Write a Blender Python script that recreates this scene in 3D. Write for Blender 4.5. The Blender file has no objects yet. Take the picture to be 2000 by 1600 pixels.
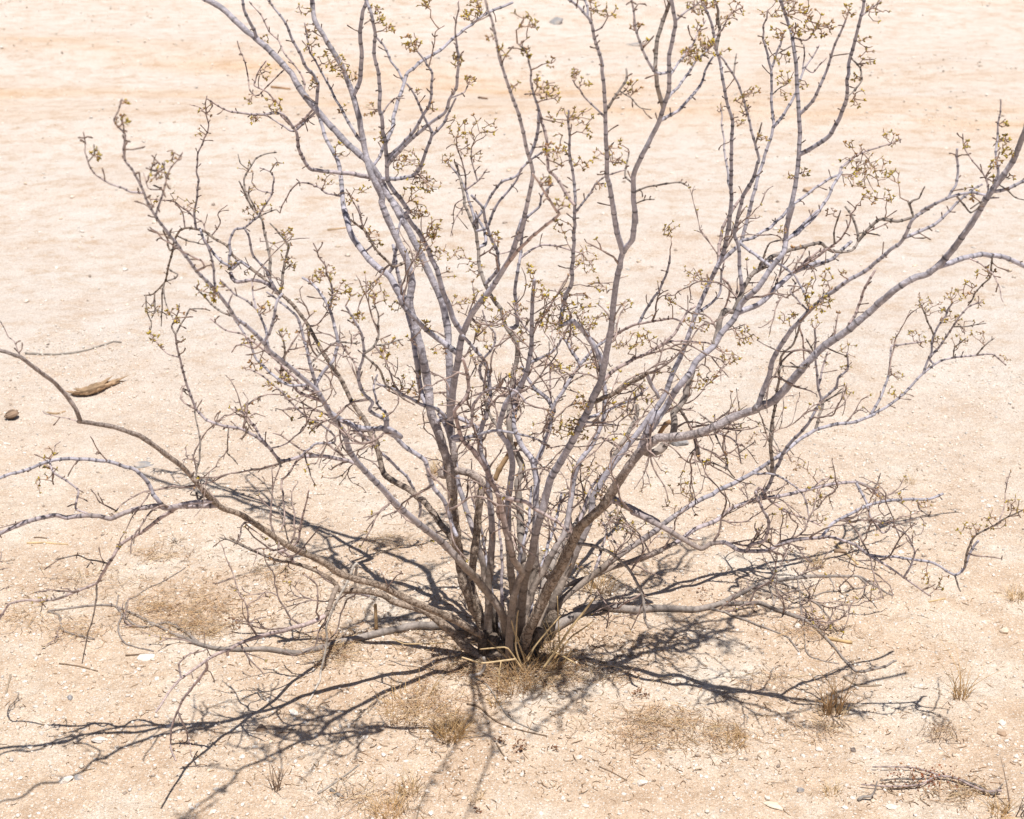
import bpy, math, random
import numpy as np
from mathutils import Vector

# ------------------------------------------------------------------ camera, sky, sun, exposure
random.seed(7); rng = np.random.default_rng(7)
SC = bpy.context.scene
COL = SC.collection
R = math.radians
PITCH, FPX, CH, CY = R(23.0), 3078.0, 1.5, -2.40          # metres; camera 1.5 m above the sand, 2.4 m from the root
cd = bpy.data.cameras.new('camera'); cam = bpy.data.objects.new('camera', cd); COL.objects.link(cam)
cam.location = (0, CY, CH); cam.rotation_euler = (R(90) - PITCH, 0, 0)
cd.sensor_fit = 'HORIZONTAL'; cd.sensor_width = 36.0; cd.lens = 36.0 * FPX / 2000.0
cd.clip_start = 0.05; cd.clip_end = 2000
cd.dof.use_dof = True; cd.dof.focus_distance = 2.62; cd.dof.aperture_fstop = 11.0
SC.camera = cam
SUN_EL, SUN_AZ = R(77), R(-66)            # sun stands almost overhead, a little towards the camera and right
W = bpy.data.worlds.new('World'); SC.world = W; W.use_nodes = True
nt = W.node_tree; bg = nt.nodes['Background']
sky = nt.nodes.new('ShaderNodeTexSky'); sky.sky_type = 'NISHITA'; sky.sun_disc = False
sky.sun_elevation = SUN_EL; sky.sun_rotation = R(90) - SUN_AZ
sky.altitude = 900; sky.dust_density = 2.0; sky.air_density = .8; sky.ozone_density = .4
nt.links.new(sky.outputs[0], bg.inputs[0]); bg.inputs[1].default_value = 0.05
sl = bpy.data.lights.new('sun', 'SUN'); sl.energy = 4.4; sl.angle = R(0.5); sl.color = (1.0, 0.955, 0.89)
sun = bpy.data.objects.new('sun', sl); COL.objects.link(sun); sun.location = (3, 2, 9)
sd = Vector((math.cos(SUN_EL) * math.cos(SUN_AZ), math.cos(SUN_EL) * math.sin(SUN_AZ), math.sin(SUN_EL)))
sun.rotation_euler = sd.to_track_quat('Z', 'Y').to_euler()
SC.view_settings.view_transform = 'Standard'; SC.view_settings.look = 'None'
SC.view_settings.exposure = 0.27; SC.view_settings.gamma = 1.0
SC.cycles.max_bounces = 6; SC.cycles.diffuse_bounces = 3; SC.cycles.use_denoising = True

# ------------------------------------------------------------------ helpers
def vnoise(x, y, seed=0):
    x = np.asarray(x, float); y = np.asarray(y, float)
    xi = np.floor(x).astype(np.int64); yi = np.floor(y).astype(np.int64)
    fx = x - xi; fy = y - yi
    fx = fx * fx * fx * (fx * (fx * 6 - 15) + 10); fy = fy * fy * fy * (fy * (fy * 6 - 15) + 10)
    def h(a, b):
        n = (a * 374761393 + b * 668265263 + seed * 974634533) & 0xffffffff
        n = ((n ^ (n >> 13)) * 1274126177) & 0xffffffff
        n = n ^ (n >> 16)
        return (n & 0xffff) / 32767.5 - 1.0
    a = h(xi, yi); b = h(xi + 1, yi); c = h(xi, yi + 1); d = h(xi + 1, yi + 1)
    return (a * (1 - fx) + b * fx) * (1 - fy) + (c * (1 - fx) + d * fx) * fy

def height(x, y):
    x = np.asarray(x, float); y = np.asarray(y, float)
    near = np.exp(-((x / 3.0) ** 2 + ((y - 1) / 3.5) ** 2))
    h = 0.012 * vnoise(x / .55, y / .55, 1) + 0.006 * vnoise(x / .19, y / .19, 2)
    h = h + near * (0.0030 * vnoise(x / .06, y / .06, 3) + 0.0018 * vnoise(x / .022, y / .022, 4))
    h = h + 0.024 * np.exp(-(x * x + (y - .05) ** 2) / .10)
    far = np.clip((y - 2.5) / 2, 0, 1)
    h = h + far * (0.035 * np.exp(-((y - 4.4 - .25 * np.sin(x * .5)) / .35) ** 2) + 0.04 * np.exp(-((y - 5.6 + .12 * x) / .3) ** 2)
                   + 0.10 * np.exp(-((y - 8.3) / .8) ** 2) + 0.02 * vnoise(x / 1.3, y / .8, 9))
    return h

sp, cp = math.sin(PITCH), math.cos(PITCH)
def ray(u, v):
    a = (u - 1000.0) / FPX; b = (800.0 - v) / FPX
    return np.array([a, cp + b * sp, -sp + b * cp])
def at_y(u, v, y):
    d = ray(u, v); t = (y - CY) / d[1]
    return np.array([0, CY, CH]) + d * t, t                  # t = depth along the view axis in metres
def on_ground(u, v, lift=0.0):
    d = ray(u, v); z = lift
    for _ in range(3):
        t = (z - CH) / d[2]; p = np.array([0, CY, CH]) + d * t
        z = float(height(p[0], p[1])) + lift
    return np.array([p[0], p[1], z]), t

REG = {'a1': (0, 0, .35), 'a2': (400, 0, .3), 'a3': (800, 0, .3), 'a4': (1200, 0, .3), 'a5': (1500, 150, .25),
       'b1': (200, 400, .3), 'b2': (600, 400, .3), 'b3': (1000, 400, .3), 'b4': (1400, 400, .3), 'b5': (700, 800, .34384),
       'c1': (0, 800, .35), 'c2': (1200, 800, .4), 'd1': (0, 1100, .35), 'd2': (600, 1200, .35), 'd3': (1200, 1200, .4),
       'e1': (0, 560, .2), 'p': (0, 0, 1.0)}
def pts(s):
    out = []; reg = 'p'
    for tok in s.split():
        if tok in REG: reg = tok; continue
        x, y = tok.split(','); o = REG[reg]
        out.append((o[0] + float(x) * o[2], o[1] + float(y) * o[2]))
    return np.array(out)

class MB:                                                    # collects verts, faces and a colour per vertex
    def __init__(s): s.v = []; s.f = []; s.c = []
    def add(s, V, F, C):
        n = len(s.v); s.v.extend(V); s.f.extend([tuple(i + n for i in f) for f in F]); s.c.extend(C)
    def build(s, name, m, parent=None, smooth=True):
        me = bpy.data.meshes.new(name); me.from_pydata([tuple(map(float, p)) for p in s.v], [], s.f)
        ca = me.color_attributes.new('Col', 'FLOAT_COLOR', 'POINT')
        arr = np.ones((len(s.v), 4), np.float32)
        if len(s.v):
            cc = np.array(s.c, np.float32); arr[:, :cc.shape[1]] = cc      # alpha = how flaky the bark is
        ca.data.foreach_set('color', arr.ravel())
        if smooth: me.polygons.foreach_set('use_smooth', [True] * len(me.polygons))
        me.materials.append(m); me.update()
        o = bpy.data.objects.new(name, me); COL.objects.link(o)
        if parent is not None: o.parent = parent
        return o

def np_mesh(name, V, F, C, m, smooth=False):                # big triangle meshes from arrays
    me = bpy.data.meshes.new(name); nv, nf = len(V), len(F)
    me.vertices.add(nv); me.vertices.foreach_set('co', V.astype(np.float32).ravel())
    k = F.shape[1]
    me.loops.add(nf * k); me.loops.foreach_set('vertex_index', F.astype(np.int32).ravel())
    me.polygons.add(nf); me.polygons.foreach_set('loop_start', np.arange(0, nf * k, k, dtype=np.int32))
    me.polygons.foreach_set('loop_total', np.full(nf, k, np.int32))
    if smooth: me.polygons.foreach_set('use_smooth', np.ones(nf, bool))
    me.update(calc_edges=True); me.validate()
    ca = me.color_attributes.new('Col', 'FLOAT_COLOR', 'POINT')
    ca.data.foreach_set('color', np.c_[C, np.ones(nv)].astype(np.float32).ravel())
    me.materials.append(m)
    o = bpy.data.objects.new(name, me); COL.objects.link(o); return o

def tag(o, label=None, cat=None, group=None, kind=None):
    if label: o['label'] = label
    if cat: o['category'] = cat
    if group: o['group'] = group
    if kind: o['kind'] = kind
    return o
def empty(name, loc):
    o = bpy.data.objects.new(name, None); COL.objects.link(o); o.location = loc; o.empty_display_size = .05; return o

def tube(mb, P, Rr, C, sides=7, cap=True, squash=None):
    P = np.asarray(P, float); n = len(P)
    T = np.gradient(P, axis=0); T /= (np.linalg.norm(T, axis=1)[:, None] + 1e-12)
    nrm = np.cross(T[0], [0.31, .2, .93]);
    if np.linalg.norm(nrm) < 1e-3: nrm = np.cross(T[0], [1, 0, 0])
    nrm /= np.linalg.norm(nrm)
    ang = np.arange(sides) / sides * 2 * math.pi
    ca, sa = np.cos(ang), np.sin(ang)
    V = []; Cc = []
    for i in range(n):
        nrm = nrm - T[i] * nrm.dot(T[i]); nrm /= (np.linalg.norm(nrm) + 1e-12)
        b = np.cross(T[i], nrm)
        rr = Rr[i] * (1.0 if squash is None else squash[i])
        ring = P[i] + np.outer(ca, nrm) * np.reshape(rr, (-1, 1)) + np.outer(sa, b) * np.reshape(rr, (-1, 1))
        V.extend(ring); Cc.extend([C[i]] * sides)
    F = []
    for i in range(n - 1):
        a = i * sides
        for k in range(sides):
            k2 = (k + 1) % sides
            F.append((a + k, a + k2, a + sides + k2, a + sides + k))
    if cap:
        V.append(P[-1] + T[-1] * Rr[-1] * .5); Cc.append(C[-1]); e = len(V) - 1; a = (n - 1) * sides
        for k in range(sides): F.append((a + k, a + (k + 1) % sides, e))
        V.append(P[0]); Cc.append(C[0]); e = len(V) - 1
        for k in range(sides): F.append(((k + 1) % sides, k, e))
    mb.add(V, F, Cc)

TEN = .6                                                    # between straight runs and smooth curves
def catmull(P, step):
    P = np.asarray(P, float)
    Q = np.vstack([2 * P[0] - P[1], P, 2 * P[-1] - P[-2]])
    out = []
    for i in range(1, len(Q) - 2):
        p0, p1, p2, p3 = Q[i - 1], Q[i], Q[i + 1], Q[i + 2]
        n = max(1, int(np.linalg.norm(p2[:2] - p1[:2]) / step))
        for k in range(n):
            t = k / n
            out.append(TEN * (.5 * ((2 * p1) + (-p0 + p2) * t + (2 * p0 - 5 * p1 + 4 * p2 - p3) * t * t + (-p0 + 3 * p1 - 3 * p2 + p3) * t ** 3)) + (1 - TEN) * (p1 + (p2 - p1) * t))
    out.append(P[-1]); return np.array(out)

# ------------------------------------------------------------------ materials
def mat(name, rough=.9, spec=.15):
    m = bpy.data.materials.new(name); m.use_nodes = True
    b = m.node_tree.nodes['Principled BSDF']; b.inputs['Roughness'].default_value = rough
    b.inputs['Specular IOR Level'].default_value = spec
    return m, m.node_tree.nodes, m.node_tree.links, b
def node(N, t, **k):
    n = N.new(t)
    for a, v in k.items():
        if a.startswith('i_'):
            k_ = a[2:]; n.inputs[int(k_) if k_.isdigit() else k_].default_value = v
        else: setattr(n, a, v)
    return n
def ramp(N, stops):
    r = N.new('ShaderNodeValToRGB'); e = r.color_ramp.elements
    while len(e) < len(stops): e.new(.5)
    for i, (p, c) in enumerate(stops): e[i].position = p; e[i].color = (*c, 1) if len(c) == 3 else c
    return r
def mix(N, L, a, b, f, mode='MIX'):
    m = N.new('ShaderNodeMix'); m.data_type = 'RGBA'; m.blend_type = mode
    for sock, v in ((m.inputs[0], f), (m.inputs[6], a), (m.inputs[7], b)):
        if hasattr(v, 'links'): L.new(v, sock)
        else: sock.default_value = v if not isinstance(v, tuple) or len(v) == 4 else (*v, 1)
    return m.outputs[2]

def attr_mat(name, scale, amount, bump=0.3, bscale=None, rough=.9, spec=.12, dist=.002, vor=None, trans=0):
    m, N, L, b = mat(name, rough, spec)
    at = node(N, 'ShaderNodeAttribute', attribute_name='Col'); tc = node(N, 'ShaderNodeTexCoord')
    nz = node(N, 'ShaderNodeTexNoise', i_Scale=scale, i_Detail=5.0, i_Roughness=.65); L.new(tc.outputs['Object'], nz.inputs['Vector'])
    lo, hi = 1 - amount, 1 + amount
    rp = ramp(N, [(.3, (lo, lo, lo)), (.7, (hi, hi, hi))]); L.new(nz.outputs[0], rp.inputs[0])
    col = mix(N, L, at.outputs['Color'], rp.outputs[0], 1.0, 'MULTIPLY')
    h = nz.outputs[0]
    if vor:
        vo = node(N, 'ShaderNodeTexVoronoi', feature='DISTANCE_TO_EDGE', i_Scale=vor)
        wz = node(N, 'ShaderNodeTexNoise', i_Scale=vor * .8, i_Detail=3.0); L.new(tc.outputs['Object'], wz.inputs['Vector'])
        ad = node(N, 'ShaderNodeMixRGB', blend_type='ADD'); ad.inputs[0].default_value = .03
        L.new(tc.outputs['Object'], ad.inputs[1]); L.new(wz.outputs['Color'], ad.inputs[2])
        mp = node(N, 'ShaderNodeMapping'); mp.inputs['Scale'].default_value = (1, 1, .55)
        L.new(ad.outputs[0], mp.inputs[0]); L.new(mp.outputs[0], vo.inputs['Vector'])
        r2 = ramp(N, [(0.0, (.28, .23, .20)), (.11, (1, 1, 1))]); L.new(vo.outputs['Distance'], r2.inputs[0])
        fk = node(N, 'ShaderNodeMath', operation='MULTIPLY'); L.new(at.outputs['Alpha'], fk.inputs[0]); fk.inputs[1].default_value = .9
        col = mix(N, L, col, r2.outputs[0], fk.outputs[0], 'MULTIPLY')
        mm = node(N, 'ShaderNodeMath', operation='MINIMUM'); L.new(vo.outputs['Distance'], mm.inputs[0]); mm.inputs[1].default_value = .2
        m2 = node(N, 'ShaderNodeMath', operation='MULTIPLY_ADD'); L.new(mm.outputs[0], m2.inputs[0]); L.new(at.outputs['Alpha'], m2.inputs[1])
        L.new(nz.outputs[0], m2.inputs[2]); h = m2.outputs[0]
    L.new(col, b.inputs['Base Color'])
    bp = node(N, 'ShaderNodeBump', i_Strength=bump, i_Distance=dist); L.new(h, bp.inputs['Height']); L.new(bp.outputs[0], b.inputs['Normal'])
    return m
M_stem = attr_mat('smooth_grey_bark', 190, .34, .8, dist=.0016)
M_bark = attr_mat('flaky_brown_bark', 170, .32, 1.0, dist=.004, vor=95)
M_twig = attr_mat('twig_bark', 220, .28, .5)
M_leaf = attr_mat('creosote_leaf', 120, .15, .1, rough=.5, spec=.4)
M_straw = attr_mat('dry_straw', 90, .18, .2, rough=.7)
M_wood = attr_mat('weathered_wood', 60, .3, .7, dist=.003)
M_stone = attr_mat('pale_stone', 140, .22, .8, dist=.002)

def myf2(N, L, sx):
    q = node(N, 'ShaderNodeMapRange', i_3=.25, i_4=.9); q.inputs[1].default_value = .4; q.inputs[2].default_value = 2.2; L.new(sx.outputs[1], q.inputs[0]); return q.outputs[0]
def ground_mat():
    m, N, L, b = mat('desert_sand', .95, .05)
    tc = node(N, 'ShaderNodeTexCoord'); o = tc.outputs['Object']
    def nz(s, d=4.0, r=.6, vec=o):
        n = node(N, 'ShaderNodeTexNoise', i_Scale=s, i_Detail=d, i_Roughness=r); L.new(vec, n.inputs['Vector']); return n.outputs[0]
    # soil tone patches
    r1 = ramp(N, [(.30, (.67, .505, .37)), (.50, (.76, .61, .475)), (.66, (.84, .75, .65))]); L.new(nz(4.2, 6, .62), r1.inputs[0])
    r1b = ramp(N, [(.35, (.82, .77, .72)), (.62, (1.05, 1.05, 1.05))]); L.new(nz(24, 6, .75), r1b.inputs[0])
    c = mix(N, L, r1.outputs[0], r1b.outputs[0], 1.0, 'MULTIPLY')
    r1c = ramp(N, [(.32, (.74, .69, .65)), (.5, (1, 1, 1)), (.68, (1.16, 1.17, 1.18))]); L.new(nz(260, 3, .7), r1c.inputs[0])
    # bleached, coarser crust away from the shrub
    sx = node(N, 'ShaderNodeSeparateXYZ'); L.new(o, sx.inputs[0])
    my = node(N, 'ShaderNodeMapRange', i_3=0.0, i_4=1.0); my.inputs[1].default_value = .2; my.inputs[2].default_value = 1.7
    L.new(sx.outputs[1], my.inputs[0])
    r2 = ramp(N, [(.3, (.69, .58, .50)), (.6, (.74, .67, .615))]); L.new(nz(3.0, 6, .7), r2.inputs[0])
    c = mix(N, L, c, r2.outputs[0], my.outputs[0])
    # ochre strips of the old track (soil colour, stretched along x)
    mp = node(N, 'ShaderNodeMapping'); mp.inputs['Scale'].default_value = (.28, 1.55, 1); L.new(o, mp.inputs[0])
    n3 = nz(1.0, 5, .6, mp.outputs[0])
    r3 = ramp(N, [(.50, (0, 0, 0)), (.66, (.8, .8, .8))]); L.new(n3, r3.inputs[0])
    def band(y0, w, tilt):
        a = node(N, 'ShaderNodeMath', operation='MULTIPLY_ADD'); L.new(sx.outputs[0], a.inputs[0]); a.inputs[1].default_value = tilt; L.new(sx.outputs[1], a.inputs[2])
        s_ = node(N, 'ShaderNodeMath', operation='SUBTRACT'); L.new(a.outputs[0], s_.inputs[0]); s_.inputs[1].default_value = y0
        ab = node(N, 'ShaderNodeMath', operation='ABSOLUTE'); L.new(s_.outputs[0], ab.inputs[0])
        q = node(N, 'ShaderNodeMapRange', i_3=1.0, i_4=0.0); q.inputs[1].default_value = w * .2; q.inputs[2].default_value = w; L.new(ab.outputs[0], q.inputs[0])
        return q.outputs[0]
    def mx(a, b_):
        n = node(N, 'ShaderNodeMath', operation='MAXIMUM'); L.new(a, n.inputs[0]); L.new(b_, n.inputs[1]); return n.outputs[0]
    bd = mx(band(5.05, .45, .42), band(4.55, .42, .12))
    n4 = nz(1.6, 5, .7, mp.outputs[0]); r4 = ramp(N, [(.36, (0, 0, 0)), (.60, (.9, .9, .9))]); L.new(n4, r4.inputs[0])
    bf = node(N, 'ShaderNodeMath', operation='MULTIPLY'); L.new(bd, bf.inputs[0]); L.new(r4.outputs[0], bf.inputs[1])
    myf = node(N, 'ShaderNodeMapRange', i_3=0.0, i_4=.35); myf.inputs[1].default_value = 1.5; myf.inputs[2].default_value = 3.5; L.new(sx.outputs[1], myf.inputs[0])
    b3 = node(N, 'ShaderNodeMath', operation='MULTIPLY'); L.new(r3.outputs[0], b3.inputs[0]); L.new(myf.outputs[0], b3.inputs[1])
    c = mix(N, L, c, (.70, .50, .335), mx(bf.outputs[0], b3.outputs[0]))
    # coarse mottling that stays visible on the far track
    mp2 = node(N, 'ShaderNodeMapping'); mp2.inputs['Scale'].default_value = (.55, .7, 1); L.new(o, mp2.inputs[0])
    r6 = ramp(N, [(.36, (.82, .69, .56)), (.52, (1, 1, 1)), (.66, (1.06, 1.06, 1.07))]); L.new(nz(17, 6, .8, mp2.outputs[0]), r6.inputs[0])
    c = mix(N, L, c, r6.outputs[0], myf2(N, L, sx), 'MULTIPLY')
    c = mix(N, L, c, r1c.outputs[0], .9, 'MULTIPLY')
    # grit: pale and dark grains
    for sc, th, colr, f in ((170, .22, (.86, .80, .73), .9), (300, .20, (.34, .26, .20), .75), (420, .26, (.88, .83, .76), .85), (110, .16, (.86, .80, .73), .85), (140, .10, (.40, .32, .26), .7)):
        vo = node(N, 'ShaderNodeTexVoronoi', i_Scale=float(sc), i_Randomness=1.0); L.new(o, vo.inputs['Vector'])
        rr = ramp(N, [(th, (1, 1, 1)), (th + .09, (0, 0, 0))]); L.new(vo.outputs['Distance'], rr.inputs[0])
        sep = node(N, 'ShaderNodeSeparateColor'); L.new(vo.outputs['Color'], sep.inputs[0])
        gt = node(N, 'ShaderNodeMath', operation='GREATER_THAN'); L.new(sep.outputs[0], gt.inputs[0]); gt.inputs[1].default_value = .55
        mm = node(N, 'ShaderNodeMath', operation='MULTIPLY'); L.new(rr.outputs[0], mm.inputs[0]); L.new(gt.outputs[0], mm.inputs[1])
        m2 = node(N, 'ShaderNodeMath', operation='MULTIPLY'); L.new(mm.outputs[0], m2.inputs[0]); m2.inputs[1].default_value = f
        c = mix(N, L, c, colr, m2.outputs[0])
    L.new(c, b.inputs['Base Color'])
    hb = nz(230, 4, .7); h2 = nz(55, 5, .65)
    ad = node(N, 'ShaderNodeMath', operation='MULTIPLY_ADD'); L.new(h2, ad.inputs[0]); ad.inputs[1].default_value = 2.2; L.new(hb, ad.inputs[2])
    bp = node(N, 'ShaderNodeBump', i_Strength=1.0, i_Distance=.0045); L.new(ad.outputs[0], bp.inputs['Height']); L.new(bp.outputs[0], b.inputs['Normal'])
    return m
M_sand = ground_mat()

# ------------------------------------------------------------------ ground: one sheet to the horizon
def axis(lo, hi, step, far_lo, far_hi, g=1.16):
    a = list(np.arange(lo, hi, step)); s = step
    while a[-1] < far_hi: s *= g; a.append(a[-1] + s)
    s = step
    while a[0] > far_lo: s *= g; a.insert(0, a[0] - s)
    return np.array(a)
gx = axis(-1.3, 1.3, .008, -400, 400, 1.07); gy = axis(-.7, 1.9, .008, -60, 800, 1.045)
X, Y = np.meshgrid(gx, gy); Z = height(X, Y) * np.exp(-np.hypot(X, Y) / 60)
nx, ny = len(gx), len(gy)
I = np.arange(nx * ny).reshape(ny, nx)
F = np.stack([I[:-1, :-1], I[:-1, 1:], I[1:, 1:], I[1:, :-1]], -1).reshape(-1, 4)
ground = np_mesh('ground', np.c_[X.ravel(), Y.ravel(), Z.ravel()], F, np.ones((nx * ny, 3)), M_sand, True)
tag(ground, 'pale gritty desert sand under and around the bare shrub', None, None, 'structure')

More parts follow.
